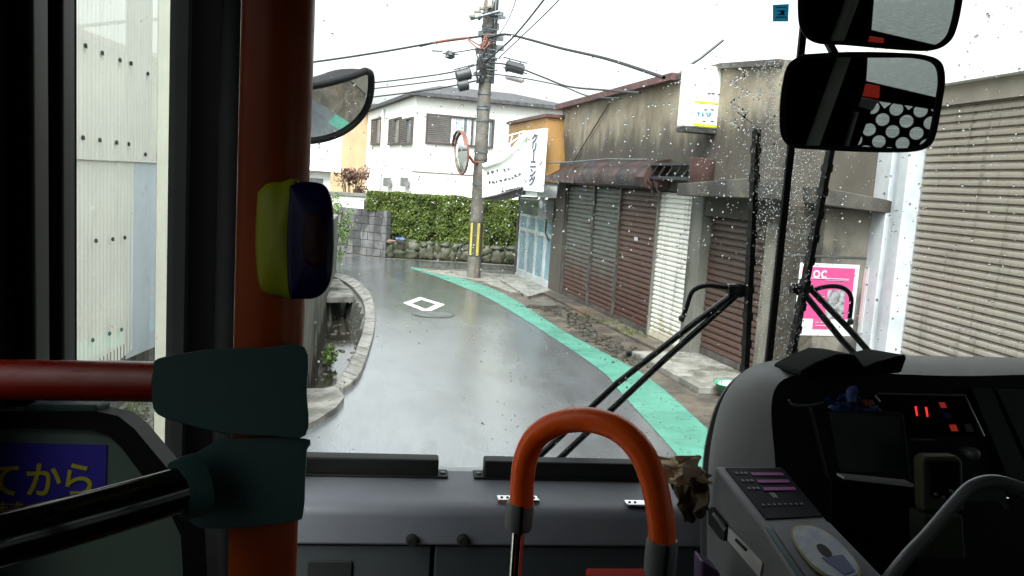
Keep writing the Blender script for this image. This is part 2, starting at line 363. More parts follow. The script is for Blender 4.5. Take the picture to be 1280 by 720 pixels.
M['cowl_grey'] = mat('grey_cowl_plastic', (0.11, 0.112, 0.117), (0.10, 0.102, 0.107), s=10, rough=0.5, bump=0.1, bs=350)
M['vinyl_red'] = mat('red_vinyl_tube', (0.42, 0.02, 0.008), (0.38, 0.018, 0.007), s=6, rough=0.3, coat=1.0, coat_r=0.08)
M['vinyl_orange'] = mat('orange_vinyl_tube', (0.95, 0.11, 0.003), (0.90, 0.10, 0.003), s=9, rough=0.3, spec=.25)
M['vinyl_darkred'] = mat('dark_red_vinyl_tube', (0.46, 0.075, 0.010), (0.38, 0.058, 0.009), s=9, rough=0.34, r2=.45, spec=.3)
M['collar_grey'] = mat('grey_plastic_collar', (0.14, 0.145, 0.155), (0.13, 0.135, 0.145), s=9, rough=0.5)
M['chrome'] = mat('chromed_steel', (0.75, 0.75, 0.74), (0.7, 0.7, 0.7), s=4, rough=0.12, metal=1.0)
M['machine'] = mat('silver_grey_casing', (0.15, 0.15, 0.165), (0.135, 0.135, 0.15), s=12, rough=0.45, bump=0.05, bs=400)
M['screen'] = mat('dark_screen', (0.010, 0.010, 0.014), rough=0.4, spec=0.04)
M['reader'] = mat('grey_reader_plate', (0.11, 0.115, 0.14), rough=0.3)
M['reader_pad'] = mat('printed_reader_pad', (0.55, 0.56, 0.60), (0.36, 0.42, 0.56), s=40, rough=0.4)
M['reader_blue'] = mat('blue_reader_print', (0.06, 0.09, 0.28), rough=0.4)
M['reader_rim'] = mat('gold_reader_rim', (0.42, 0.38, 0.12), rough=0.4)
M['white_label'] = mat('white_label', (0.5, 0.5, 0.5), (0.42, 0.42, 0.42), s=10, rough=0.5)
M['yellow_plastic'] = mat('yellow_button_case', (0.52, 0.56, 0.015), (0.46, 0.50, 0.015), s=8, rough=0.4)
M['navy_plastic'] = mat('navy_button_face', (0.010, 0.006, 0.085), rough=0.3, spec=.25)
M['sign_navy'] = mat('blue_sticker', (0.07, 0.05, 0.62), (0.06, 0.045, 0.56), rough=0.5)
M['sign_ylw'] = mat('yellow_sticker_lettering', (0.85, 0.78, 0.04), (0.8,.73,.04), rough=0.5)
M['tube_dark'] = mat('dark_grey_painted_tube', (0.07, 0.08, 0.09), rough=0.35)
M['cloth'] = mat('beige_work_cloth', (0.78, 0.67, 0.48), (0.62, 0.50, 0.33), s=14, rough=0.9, stains=[((0.10, 0.06, 0.035), (1, 1, 1), 12, 0.58, 0.66, 0.7)])
M['blue_cloth'] = mat('blue_fabric', (0.02, 0.035, 0.20), (0.10, 0.16, 0.30), s=14, rough=0.8)
M['olive'] = mat('olive_plastic', (0.05, 0.055, 0.025), (0.045, 0.05, 0.022), rough=0.6)
M['lamp_blue'] = mat('blue_switch', (0.02, 0.03, 0.20), rough=0.4)
M['sticker_cyan'] = mat('cyan_inspection_sticker', (0.12, 0.42, 0.55), (0.10, 0.36, 0.5), s=30, rough=0.5)
t = M['sticker_cyan'].node_tree; p = t.nodes['Principled BSDF']; tl = _n(t, 'ShaderNodeBsdfTranslucent'); tl.inputs[0].default_value = (.16, .55, .72, 1)
ms = _n(t, 'ShaderNodeMixShader'); ms.inputs[0].default_value = .7; t.links.new(p.outputs[0], ms.inputs[1]); t.links.new(tl.outputs[0], ms.inputs[2]); t.links.new(ms.outputs[0], t.nodes['Material Output'].inputs[0])
M['side_glass'] = glass_pane('side_glass', (0.08, 0.085, 0.083))
M['purple'] = mat('purple_plastic', (0.10, 0.05, 0.14), rough=0.5)
M['pale_panel'] = mat('pale_pillar_cover', (0.35, 0.37, 0.34), rough=0.6)
M['red_light'] = emit('red_led', (1.0, 0.03, 0.02), 0.3)
M['red_glow'] = emit('red_glow_plastic', (0.9, 0.06, 0.03), 0.05)  # weak added glow, shared by the panel switches and the rear red box
M['magenta_light'] = emit('magenta_display_line', (0.20, 0.02, 0.17), 0.015)
M['side_tint'] = glass_pane('side_window_tint', (0.34, 0.37, 0.36))
M['windshield'] = glass_pane('windshield_glass')
M['tinted'] = glass_pane('tinted_glass', (0.25, 0.275, 0.275))
m, t, p = base_mat('rain_water'); p.inputs['Transmission Weight'].default_value = 1; p.inputs['IOR'].default_value = 1.33; p.inputs['Roughness'].default_value = 0
M['water'] = m
M['ditch_water'] = mat('shallow_ditch_water', (0.02, 0.02, 0.016), (0.05, 0.045, 0.03), s=6, rough=0.05, bump=0.1, bs=20)
m, t, p = base_mat('leaf_hedge')
g = _n(t, 'ShaderNodeObjectInfo'); 
col = mixc(t, ramp(t, nz(t, s=2.5), 0.35, 0.65), (0.02, 0.045, 0.007), (0.065, 0.10, 0.015))
col = mixc(t, ramp(t, nz(t, s=30), 0.45, 0.7), col, (0.17, 0.20, 0.04))
t.links.new(col, p.inputs['Base Color']); p.inputs['Roughness'].default_value = 0.7; p.inputs['Specular IOR Level'].default_value = .3
M['leaf'] = m
M['leaf_light'] = mat('pale_leaf', (0.14, 0.22, 0.05), (0.08, 0.14, 0.03), s=8, rough=0.5)
M['leaf_red'] = mat('reddish_leaf', (0.22, 0.12, 0.09), (0.12, 0.07, 0.05), s=8, rough=0.6)
M['twig'] = mat('brown_twig', (0.06, 0.045, 0.03), rough=0.8)
# wet road
m, t, p = base_mat('wet_asphalt')
col = mixc(t, ramp(t, nz(t, s=90, detail=4), 0.38, 0.62), (0.05, 0.056, 0.063), (0.17, 0.182, 0.196))
col = mixc(t, ramp(t, nz(t, s=0.6), 0.4, 0.7, 0, 0.5), col, (0.03, 0.03, 0.031))
col = mixc(t, ramp(t, nz(t, (1, .3, 1), 5, 6), 0.45, 0.7, 0, 0.45), col, (0.035, 0.037, 0.04))
t.links.new(col, p.inputs['Base Color'])
pud = ramp(t, nz(t, (1, 0.45, 1), 0.55, 4), 0.42, 0.62)
rr = mixc(t, pud, (0.32, 0.32, 0.32), (0.13, 0.13, 0.13)); t.links.new(rr, p.inputs['Roughness'])
p.inputs['IOR'].default_value = 1.5
p.inputs['Coat Weight'].default_value = 1.0; p.inputs['Coat IOR'].default_value = 1.45; p.inputs['Coat Roughness'].default_value = 0.045
b_ = _n(t, 'ShaderNodeBump'); b_.inputs['Strength'].default_value = 0.6; b_.inputs['Distance'].default_value = 0.004
t.links.new(nz(t, s=130, detail=3), b_.inputs['Height']); t.links.new(b_.outputs[0], p.inputs['Normal'])
b2 = _n(t, 'ShaderNodeBump'); b2.inputs['Strength'].default_value = 0.16; b2.inputs['Distance'].default_value = 0.01
t.links.new(nz(t, s=34, detail=7, rough=.8), b2.inputs['Height']); t.links.new(b2.outputs[0], p.inputs['Coat Normal'])
M['asphalt'] = m

# handled plastics: smudges and fine scratches in the gloss
for k_ in ('vinyl_red', 'vinyl_orange', 'vinyl_darkred', 'black_gloss'):
    t = M[k_].node_tree; p = t.nodes['Principled BSDF']; r0_ = p.inputs['Roughness'].default_value if not p.inputs['Roughness'].is_linked else .38
    sm = mixc(t, ramp(t, nz(t, s=28, detail=6), .42, .62), (r0_*.85,)*3, (min(1, r0_*1.25),)*3)
    sm = mixc(t, ramp(t, nz(t, (1, 1, 14), 40, 3), .62, .68, 0, .7), sm, (.7,)*3)
    for l_ in list(p.inputs['Roughness'].links): t.links.remove(l_)
    t.links.new(sm, p.inputs['Roughness'])
    old = p.inputs['Base Color'].links[0].from_socket
    t.links.new(mixc(t, ramp(t, nz(t, s=55, detail=5), .60, .78, 0, .05), old, (.10, .095, .09)), p.inputs['Base Color'])
    t.links.new(sm, p.inputs['Coat Roughness']) if p.inputs['Coat Weight'].default_value else None

# ------------------------------------------------------------------ text
def text_mesh(s, size, mtx, mat_, name, parent, thick=0.0005, align='CENTER', spacing=1.0, line=1.0, bold=0.012):
    cu = bpy.data.curves.new('t', 'FONT'); cu.body = s; cu.size = size; cu.extrude = thick; cu.align_x = align; cu.align_y = 'CENTER'
    cu.space_character = spacing; cu.space_line = line
    cu.resolution_u = 3; cu.offset = size*bold
    o = bpy.data.objects.new('t', cu); COL.objects.link(o)
    dg = bpy.context.evaluated_depsgraph_get(); me = bpy.data.meshes.new_from_object(o.evaluated_get(dg))
    bpy.data.objects.remove(o); bpy.data.curves.remove(cu)
    me.transform(wmat(parent).inverted() @ mtx); me.materials.clear(); me.materials.append(mat_)
    ob = bpy.data.objects.new(name, me); COL.objects.link(ob); ob.parent = parent; return ob
def basis(o, x, y):
    x = Vector(x).normalized(); z = x.cross(Vector(y)).normalized(); y = z.cross(x)
    return Matrix(((x.x, y.x, z.x, o[0]), (x.y, y.y, z.y, o[1]), (x.z, y.z, z.z, o[2]), (0, 0, 0, 1)))

# =================================================================== GROUND
def inpoly(x, y, poly):
    c = False; n = len(poly)
    for i in range(n):
        x1, y1 = poly[i]; x2, y2 = poly[(i+1) % n]
        if (y1 > y) != (y2 > y) and x < (x2-x1)*(y-y1)/(y2-y1)+x1: c = not c
    return c
kerb_out = [(400, 343), (425, 345), (444, 352), (460, 366), (468, 387), (468, 415), (458, 452), (447, 477), (428, 492)]
kerb_in = [(396, 348), (417, 349.5), (435, 358), (449, 373), (455.5, 389), (454, 414), (443, 446), (430, 470), (417, 489)]
ko = [Z(*p) for p in kerb_out]; ki = [Z(*p) for p in kerb_in]
wall_base = [(417, 345), (408, 372), (398, 415), (388, 455), (372, 520)]
wb = [Z(*p) for p in wall_base]
ditch_px = [(430, 363), (446, 380), (451, 398), (447, 425), (433, 457), (417, 483), (405, 492), (380, 493), (388, 457), (398, 417), (408, 375)]
ditch = [(Z(*p).x, Z(*p).y) for p in ditch_px]
def axis(lo, f0, f1, hi, st):
    a = [lo, lo/3, lo/10]; x = f0
    while x < f1: a.append(x); x += st
    a += [f1, f1+3, hi/10, hi/3, hi]; return sorted(set(a))
xs = axis(-600, -2.2, 0.4, 600, 0.06); ys = axis(-600, 6.4, 18, 900, 0.12)
g = B()
for y in ys:
    for x in xs:
        z = -0.42+0.03*noise.noise(Vector((x*3, y*3, 0))) if inpoly(x, y, ditch) else -0.006
        g.v.append(Vector((x, y, z)))
nx = len(xs)
for j in range(len(ys)-1):
    for i in range(nx-1): g.f.append((j*nx+i, j*nx+i+1, (j+1)*nx+i+1, (j+1)*nx+i))
gm = mat('ground_damp_concrete', (0.15, 0.145, 0.13), (0.075, 0.075, 0.065), s=1.2, rough=0.35, r2=0.75, bump=0.4, bs=30,
         stains=[((0.04, 0.045, 0.03), (1, 1, 1), 3, 0.5, 0.65, 0.8)])
go = g.build('ground', gm, origin=(0, 0, 0)); tag(go, 'damp stained ground under the whole street', kind='structure')
go.data.materials.append(M['mud_dark'])
for f_ in go.data.polygons:
    if f_.center.z < -.04: f_.material_index = 1

def sheet(pts, z, name, m, label, thick=0.0):
    b = B(); P = [Vector((p.x, p.y, z)) for p in pts]
    if thick: b.prism([p-Vector((0, 0, thick)) for p in P], (0, 0, thick))
    else: b.add(P, [tuple(range(len(P)))])
    o = b.build(name, m)
    bm = bmesh.new(); bm.from_mesh(o.data); bmesh.ops.triangulate(bm, faces=[f for f in bm.faces if len(f.verts) > 4]); bm.to_mesh(o.data); bm.free()
    return tag(o, label, kind='structure')
green_r = [(514, 334), (545, 339), (600, 355), (640, 373), (703, 413), (757, 442), (813, 474), (888, 540), (960, 606), (1040, 690)]
green_l = [(514, 336), (545, 346), (600, 368), (640, 390), (700, 428), (753, 465), (777, 492), (840, 562), (905, 640), (960, 712)]
gr = smooth_path([Z(*p) for p in green_r], 4); gl = smooth_path([Z(*p) for p in green_l], 4)
kos = smooth_path(ko, 4)
near_r = gr[-1]+ (gr[-1]-gr[-2]).normalized()*14
near_l = Vector((-1.5, -14, 0))
apron_edge = [Z(430, 503), Z(420, 516), Z(398, 531), Z(370, 545)]
road = [near_l, Vector((-1.3, 2, 0)), Z(370, 545), Z(398, 531), Z(420, 516), Z(430, 503)] + kos[::-1] + [Z(330, 333), Z(100, 322), Z(110, 305), Z(330, 312), Z(421, 316), Z(482, 323), Z(646, 333), Z(700, 337), Z(640, 338)] + gr + [near_r]
sheet(road, 0.0, 'road', M['asphalt'], 'wet grey asphalt road curving away between houses')
# green strip just above the road
b = B(); n = len(gr)
b.add([Vector((p.x, p.y, 0.004)) for p in gl]+[Vector((p.x, p.y, 0.004)) for p in gr], [(i, i+1, n+i+1, n+i) for i in range(n-1)])
tag(b.build('road_marking', M['green_paint']), 'green painted strip along the road edge before the shutters', kind='structure')
# white diamond
dm = [Z(504, 379), Z(525, 371.5), Z(556, 381), Z(534, 391)]; c0 = sum(dm, Vector())/4
inn = [lerp(c0, p, 0.60) for p in dm]
b = B(); b.add([Vector((p.x, p.y, 0.004)) for p in dm+inn], [(i, (i+1) % 4, 4+(i+1) % 4, 4+i) for i in range(4)])
tag(b.build('diamond_marking', M['white_paint']), 'white hollow diamond painted on the wet road', kind='structure')
# manhole
c = Z(541, 393)
mh = thing('manhole_cover', 'round iron manhole cover in the road by the white diamond', 'manhole cover', (c.x, c.y, 0))
b = B().disc((c.x, c.y, 0.003), (0, 0, 1), 0.30, 0.006, 32); b.build('lid', M['asphalt'], mh)
b = B(); 
for k in range(32):
    a0, a1 = 2*math.pi*k/32, 2*math.pi*(k+1)/32
    b.add([(c.x+r*math.cos(a), c.y+r*math.sin(a), 0.009) for a in (a0, a1) for r in (0.303, 0.312)], [(0, 1, 3, 2)])
b.build('rim', M['metal_iron'], mh)
# asphalt repair patches on the far road / pavement on the shop side
far_pts = [Z(514, 334.5), Z(646, 334), Z(700, 336)]
pav = gr[:] + [near_r, near_r+Vector((9, 0, 0)), Vector((9, 12, 0)), Z(900, 470), Z(700, 372), Z(690, 350), Z(650, 340)]
pav = gr + [near_r, near_r+Vector((4, 0, 0)), Vector((7, 8, 0)), Z(1080, 500), Z(950, 489), Z(700, 369), Z(640, 341)]
sheet([Vector((p.x, p.y, 0)) for p in pav], 0.002, 'pavement', M['paving'], 'worn wet pavement strip before the shuttered shops')
# pale concrete around the pole
sheet([Z(520, 338), Z(560, 338), Z(655, 344), Z(690, 362), Z(640, 366), Z(600, 352)], 0.006, 'concrete_apron', M['concrete_wet'], 'pale broken concrete at the corner round the utility pole')
sheet([Z(350, 492), Z(404, 492), Z(421, 488), Z(430, 503), Z(420, 516), Z(398, 531), Z(370, 545), Z(330, 545)], 0.05, 'concrete_ramp', M['concrete_wet'], 'pale worn concrete slab at the near end of the kerb', thick=0.08)
sheet([Z(640, 345), Z(690, 366), Z(660, 374), Z(625, 352)], 0.05, 'door_step', M['concrete_wet'], 'low concrete doorstep before the blue glass doors', thick=0.05)

# kerb: individual stones with joints
kos = smooth_path(ko, 8); kis = smooth_path(ki, 8)
kt = thing('kerb', 'curved stone kerb between the road and the open ditch', 'kerb', (ko[4].x, ko[4].y, 0))
b = B(); N = len(kos)
for i in range(0, N-2, 2):
    j = min(i+2, N-1)
    a, c_, d_, e_ = kos[i], lerp(kos[i], kos[j], 0.985), lerp(kis[i], kis[j], 0.985), kis[i]
    h = 0.05+0.008*random.random()
    b.hexa([Vector((p.x, p.y, -0.25)) for p in (a, c_, d_, e_)], [Vector((p.x, p.y, h)) for p in (a, c_, d_, e_)])
b.build('kerb_stone', M['concrete_wet'], kt, bevel=0.012)
# slabs over the far end of the ditch
for k, (q, lab) in enumerate([([(404, 350), (424, 352), (436, 363), (412, 362)], 'grey concrete slab over the ditch, farther of the two'),
                       ([(412, 367), (438, 366), (443, 374), (408, 375)], 'grey concrete slab over the ditch, nearer of the two')]):
    b = B(); P = [Z(*p) for p in q]
    b.hexa([Vector((p.x, p.y, -0.05)) for p in P], [Vector((p.x, p.y, 0.045)) for p in P])
    tag(b.build('ditch_cover', M['concrete_wet'], bevel=0.01), lab, 'slab', 'slabs over the ditch')
b = B(); P = [Vector((x, y, -0.36)) for x, y in ditch]; b.add(P, [tuple(range(len(P)))])
tag(b.build('ditch_water', M['ditch_water']), 'dark shallow water in the ditch', kind='structure')
b = B(); rng = random.Random(3)
for k in range(170):
    i = rng.randrange(len(ditch)); j = (i+rng.randrange(1, 5)) % len(ditch); t_ = rng.random()
    x = ditch[i][0]*(1-t_)+ditch[j][0]*t_; y = ditch[i][1]*(1-t_)+ditch[j][1]*t_
    if not inpoly(x, y, ditch): continue
    s_ = rng.uniform(0.01, 0.035); b.ell((x, y, -0.36), s_*1.3, s_*0.9, s_*0.5, 7, 4, jit=0.4)
tag(b.build('ditch_rubble', M['rubble'], smooth=True), 'wet stones and leaves lying in the ditch', 'rubble', kind='stuff')

# small plants: clumps of blades/leaves
def leaves(b, c, rad, n, size, rng, up=0.3):
    for _ in range(n):
        while True:
            p = Vector((rng.uniform(-1, 1), rng.uniform(-1, 1), rng.uniform(-1, 1)))
            if p.length < 1: break
        q = Vector(c)+Vector((p.x*rad[0], p.y*rad[1], p.z*rad[2]))
        a = Vector((rng.gauss(0, 1), rng.gauss(0, 1), rng.gauss(0, 1)+up)).normalized(); d = a.cross(Vector((rng.gauss(0, 1), rng.gauss(0, 1), rng.gauss(0, 1)))).normalized()
        s_ = size*rng.uniform(0.6, 1.3)
        b.add([q-a*s_, q+d*s_*0.45, q+a*s_, q-d*s_*0.45], [(0, 1, 2, 3)])
rng = random.Random(5)
b = B(); c = Z(415, 422); leaves(b, (c.x-0.02, c.y, -0.22), (0.1, 0.2, 0.12), 260, 0.03, rng)
tag(b.build('ditch_weed', M['leaf_light']), 'bright green weed growing on the ditch bank', 'weed')

# =================================================================== LEFT SIDE
# low concrete wall beside the ditch
lw = thing('garden_wall', 'low mossy concrete retaining wall beside the open ditch', 'wall', (wb[2].x, wb[2].y, 0))
b = B(); W = [wb[0]+Vector((0, .6, 0))]+wb[1:]
thv = Vector((-0.18, 0, 0))
for i in range(len(W)-1):
    a, c_ = W[i], W[i+1]
    b.hexa([a+Vector((0, 0, -.45)), c_+Vector((0, 0, -.45)), c_+thv+Vector((0, 0, -.45)), a+thv+Vector((0, 0, -.45))],
           [a+Vector((0, 0, 1.15)), c_+Vector((0, 0, 1.15)), c_+thv+Vector((0, 0, 1.15)), a+thv+Vector((0, 0, 1.15))])
b.build('wall_face', M['moss_wall'], lw)
b = B().tube(smooth_path([p+Vector((0.03, 0, h)) for p, h in ((wb[3], 0.42), (lerp(wb[3], wb[2], .15), 0.38), (lerp(wb[3], wb[2], .15), 0.12))], 5), 0.010, 8)
b.build('drain_pipe', M['concrete_grey'], lw, smooth=True)

# corrugated shed (plane parallel to the bus)
SX = -2.2
sh = thing('corrugated_shed', 'tall cream corrugated metal shed wall beside gravel ground', 'shed', (SX, 7, 0))
def corr(y0, y1, z0a, z0b, z1, x, pitch=0.076, amp=0.010, n=6):
    b = B(); k = int((y1-y0)/pitch*n); rows = []
    for i in range(k+1):
        y = y0+(y1-y0)*i/k; xx = x+amp*math.cos(2*math.pi*(y-y0)/pitch)
        zb = z0a+(z0b-z0a)*i/k
        b.v += [Vector((xx, y, zb)), Vector((xx, y, z1))]
    b.f = [(2*i, 2*i+2, 2*i+3, 2*i+1) for i in range(k)]
    return b
zs = Xp(150, 196.5, SX).z
yl = Xp(166, 300, SX).y; yr = Xp(203, 300, SX).y
corr(2.0, yr, zs-0.03, zs-0.03, 6.0, SX+0.02).build('upper_sheet', M['corrugated'], sh, smooth=True)
za = Xp(124, 449, SX).z; zb = Xp(165, 437, SX).z
corr(2.0, yl, za-0.35, zb, zs, SX).build('lower_sheet', M['corrugated'], sh, smooth=True)
b = B(); b.prism([Xp(166, 198, SX), Xp(202, 200, SX), Xp(200, 431, SX), Xp(157, 449, SX)], (-0.01, 0, 0)); b.build('pale_blue_panel', M['pale_blue_sheet'], sh)
b = B().box(SX-3, SX-0.03, 1.5, yr+3, 0, 5.9); b.build('inner_wall', M['white_wall'], sh)
b = B().box(SX-0.025, SX-0.001, 1.5, yr, 0, za); b.build('footing', M['moss_wall'], sh)
b = B()
for (x, y) in [(107, 57), (128, 66), (150, 75), (164, 79), (185, 92), (201, 98), (104, 172), (125, 175), (146, 178), (161, 180), (182, 193), (198, 194), (120, 301), (141, 299), (156, 297), (116, 425), (137, 417), (152, 412)]:
    b = B(); c = Xp(x, y, SX+0.035); b.ell(c, 0.012, 0.017, 0.017, 8, 5); b.tube([c, c+Vector((0.0, 0.03, -0.012))], 0.004, 5); b.build('screw', M['black_cable'], sh)
pw = thing('cream_post', 'slender cream metal post standing on the gravel before the shed', 'post', (Z(202, 592).x, Z(202, 592).y, 0))
c = Z(202, 592); b = B().box(c.x-.04, c.x+.04, c.y-.04, c.y+.04, 0, 5.2); b.build('shaft', M['cream_post'], pw, bevel=0.006)
b = B().box(c.x-.09, c.x+.09, c.y-.09, c.y+.09, 0, 0.012); b.build('base_plate', M['steel'], pw, bevel=.002)
gl_ = [Vector((SX, 2.5, 0)), Vector((-1.35, 2.5, 0)), Vector((-1.1, 6.6, 0)), Vector((-1.0, 9, 0)), Vector((-1.2, 12, 0)), Vector((SX, 12, 0))]
sheet(gl_, 0.004, 'gravel_yard', M['gravel'], 'mossy gravel yard before the corrugated shed')
b = B(); rng = random.Random(11)
for k in range(1500):
    x = rng.uniform(SX+.05, -1.45); y = rng.uniform(3.5, 9); s_ = rng.uniform(0.008, 0.022); b.ell((x, y, 0.008), s_, s_, s_*.6, 5, 3, jit=.3)
tag(b.build('gravel', M['rubble'], smooth=True), 'loose pebbles scattered before the corrugated shed', 'gravel', kind='stuff')
b = B()
for k in range(1400):
    x = SX+0.05+abs(rng.gauss(0, .22)); y = rng.uniform(3.5, 9)+.2*math.sin(k); a = rng.uniform(0, 6.28); h = rng.uniform(.03, .1)
    b.add([(x-.004*math.cos(a), y-.004*math.sin(a), 0), (x+.004*math.cos(a), y+.004*math.sin(a), 0), (x+rng.gauss(0, .02), y+rng.gauss(0, .02), h)], [(0, 1, 2)])
tag(b.build('grass', M['leaf_light']), 'sparse grass along the foot of the shed', 'grass', kind='stuff')

# white siding building + tan building far left
def block_house(name, label, cat, a, b_px, depA, depB, ztop, zbot, thick, m):
    A = D(*a, depA); Bp = D(*b_px, depB); fr = Frame(A, Vector((Bp.x-A.x, Bp.y-A.y, 0)))
    o = frame_thing(name, label, cat, fr); L = (Vector((Bp.x, Bp.y))-Vector((A.x, A.y))).length
    return o, fr, L
o, fr, L = block_house('siding_house', 'white clapboard house end behind the street mirror of the bus', 'house', (300, 200), (427, 200), 23, 23, 0, 0, 3, None)
zt = fr.px(400, 142)[1]
b = B(); k = 0; z = 2.2
y_under = fr.px(400, 214)[1]
z = y_under
while z < zt:
    b.box(0, L, -0.015, 0.0, z, z+0.006); b.xz([(0, z+.006), (L, z+.006), (L, z+.30), (0, z+.30)], -0.05, 0.0); z += 0.33
b.build('siding', M['siding'], o, local=True)
B().prism([(0.02, .002, y_under), (L-.02, .002, y_under), (L-1.5, 5, y_under), (.02, 5, y_under)], (0, 0, zt-y_under)).build('upper_wall', M['white_wall'], o, local=True)
B().prism([(0, .3, 0), (L-.35, .3, 0), (L-1.8, 5, 0), (0, 5, 0)], (0, 0, y_under-.002)).build('lower_wall', M['white_wall'], o, local=True)
B().prism([(-.1, -.1, zt), (L+.05, -.1, zt), (L-1.4, 5.1, zt), (-.1, 5.1, zt)], (0, 0, .08)).build('roof', M['roof_grey'], o, local=True)
B().box(L-1.3, L-.55, 0.28, 0.32, .9, y_under-.2).build('window', M['win_glass'], o, local=True)
o, fr, L = block_house('tan_house', 'tan rendered house wall between the white houses', 'house', (420, 200), (476, 200), 44, 44, 0, 0, 3, None)
zt = fr.px(440, 132)[1]
B().box(-.3, L, 0, 6, 0, zt).build('wall', M['tan_wall'], o, local=True)
B().box(-.5, L+.05, -0.2, 6.1, zt, zt+.15).build('roof', M['roof_grey'], o, local=True)

# white house
zc = 0
cA = D(520, 118, 33.0); zE = cA.z
def depth_for(px, py, z):   # depth along the view axis at which this pixel has height z
    return (z-2.0)/ray(px, py).z
pR = D(715, 137.6, depth_for(715, 137.6, zE)); pL = D(458, 139.7, depth_for(458, 139.7, zE))
wh = thing('white_house', 'two-storey white rendered house with a grey roof behind the hedge', 'house', (cA.x, cA.y, 0))
back = Vector((pR.x, pR.y, 0))+(Vector((pL.x, pL.y, 0))-Vector((cA.x, cA.y, 0)))
b = B(); ring = [Vector((cA.x, cA.y, 0)), Vector((pR.x, pR.y, 0)), back, Vector((pL.x, pL.y, 0))]
b.prism(ring, (0, 0, zE)); b.build('wall', M['white_wall'], wh)
ctr = sum(ring, Vector())/4
ov = [ctr+(p-ctr)*1.07 for p in ring]
b = B(); b.hexa([p+Vector((0, 0, zE-.06)) for p in ov], [p+Vector((0, 0, zE+.08)) for p in ov])
top = [ctr+(p-ctr)*0.5+Vector((0, 0, zE+.75)) for p in ring]
b.hexa([p+Vector((0, 0, zE+.08)) for p in ov], top)
b.build('roof', M['roof_grey'], wh)
FR = Frame(cA, Vector((pR.x-cA.x, pR.y-cA.y, 0))); 
FL = Frame(pL, Vector((cA.x-pL.x, cA.y-pL.y, 0)))
def onf(fr, s_, y, z): return fr.M @ Vector((s_, y, z))
def fbox(b, fr, s0, s1, y0, y1, z0, z1):
    b.hexa([onf(fr, *p) for p in ((s0, y0, z0), (s1, y0, z0), (s1, y1, z0), (s0, y1, z0))], [onf(fr, *p) for p in ((s0, y0, z1), (s1, y0, z1), (s1, y1, z1), (s0, y1, z1))]); return b
def pxbox(b, fr, x0, y0, x1, y1, d0, d1):
    a = fr.px(x0, y0); c = fr.px(x1, y1); return fbox(b, fr, a[0], c[0], d0, d1, c[1], a[1])
# front window with louvre shutter
a0 = FR.px(532, 141); a1 = FR.px(618, 184)
wz0, wz1 = FR.px(570, 182)[1], FR.px(570, 145)[1]
def swin(fr, x0, x1, z0, z1, parent, louvre_to=None, cur=True):
    s0 = fr.px(x0, 160)[0]; s1 = fr.px(x1, 160)[0]
    b = B(); t_ = .07
    fbox(b, fr, s0, s1, -.10, 0.0, z1-t_, z1); fbox(b, fr, s0, s1, -.12, 0, z0, z0+t_)
    fbox(b, fr, s0, s0+t_, -.10, 0, z0+t_, z1-t_); fbox(b, fr, s1-t_, s1, -.10, 0, z0+t_, z1-t_)
    w_ = b.build('window', M['brown_trim'], parent)
    sl_ = s0+t_
    if louvre_to:
        sl2 = fr.px(louvre_to, 160)[0]; b = B(); z = z0+t_
        while z < z1-t_-.03:
            fbox(b, fr, sl_, sl2, -.10, -.02, z, z+.045); z += .075
        b.build('shutter_slats', M['louvre'], w_); sl_ = sl2
    b = B(); fbox(b, fr, sl_, s1-t_, -.03, -.002, z0+t_, z1-t_); b.build('pane', M['win_glass'], w_)
    if cur:
        b = B(); k = 0; s_ = sl_+.05
        while s_ < s1-t_-.12:
            if k % 7 != 5: fbox(b, fr, s_, s_+.09, -.045, -.032, z0+t_, z1-t_)
            s_ += .11; k += 1
        b.build('curtain', M['curtain'], w_)
        b = B(); mid = (sl_+s1)/2; fbox(b, fr, mid-.04, mid+.04, -.09, -.046, z0+t_, z1-t_); b.build('mullion', M['brown_trim'], w_)
swin(FR, 532, 617, wz0, wz1, wh, louvre_to=562)
for x0, x1 in ((466, 478), (488, 502), (503, 517)):
    s0, s1 = FL.px(x0, 160)[0], FL.px(x1, 160)[0]; zz = FL.px((x0+x1)/2, 181)[1], FL.px((x0+x1)/2, 148)[1]
    swin(FL, x0, x1, zz[0], zz[1], wh, louvre_to=(x0+x1)/2, cur=False)
b = B(); s_ = FL.px(479, 200)[0]; b.tube([onf(FL, s_, -.1, 0), onf(FL, s_, -.1, zE-.2)], .06, 8); b.build('downpipe', M['white_metal'], wh, smooth=True)
b = B(); fbox(b, FR, 0, (pR-cA).length, -.02, 0, FR.px(560, 218)[1], FR.px(560, 218)[1]+.05); b.build('floor_trim', M['louvre'], wh)
b = B(); 
for x in (486, 508): b = B(); pxbox(b, FL, x, 222, x+5, 234, -.25, -.1); b.build('meter', M['grey_box'], wh)

# coping wall, block wall, stone wall, hedge
fb = fr_px((421, 315), (481, 322))
bw = frame_thing('block_wall', 'grey weathered concrete block wall beside the hedge', 'wall', fb)
s1 = fb.px(481, 322)[0]; zt = fb.px(450, 261)[1]; s0 = -3.5
B().box(s0, s1-.02, 0.02, .18, 0, zt-.01).build('mortar_core', M['mortar'], bw, local=True)
b = B(); row = 0; z = 0.0
while z < zt-.05:
    s_ = s0-(0.2 if row % 2 else 0)
    while s_ < s1:
        b.box(max(s_, s0)+.005, min(s_+.39, s1), 0.0, .2, z+.005, min(z+.185, zt)); s_ += .4
    z += .19; row += 1
b.build('blocks', M['block'], bw, local=True, bevel=.006)
A = D(405, 240, 21.8); Bq = D(460, 242, 21.8); fc = Frame(A, Bq-A)
cw = frame_thing('coping_wall', 'white wall with a flat coping behind the block wall', 'wall', fc)
L = (Bq-A).length; zt = fc.px(440, 241)[1]
B().box(-1, L, 0, .15, 0, zt-.08).build('wall_panel', M['white_wall'], cw, local=True)
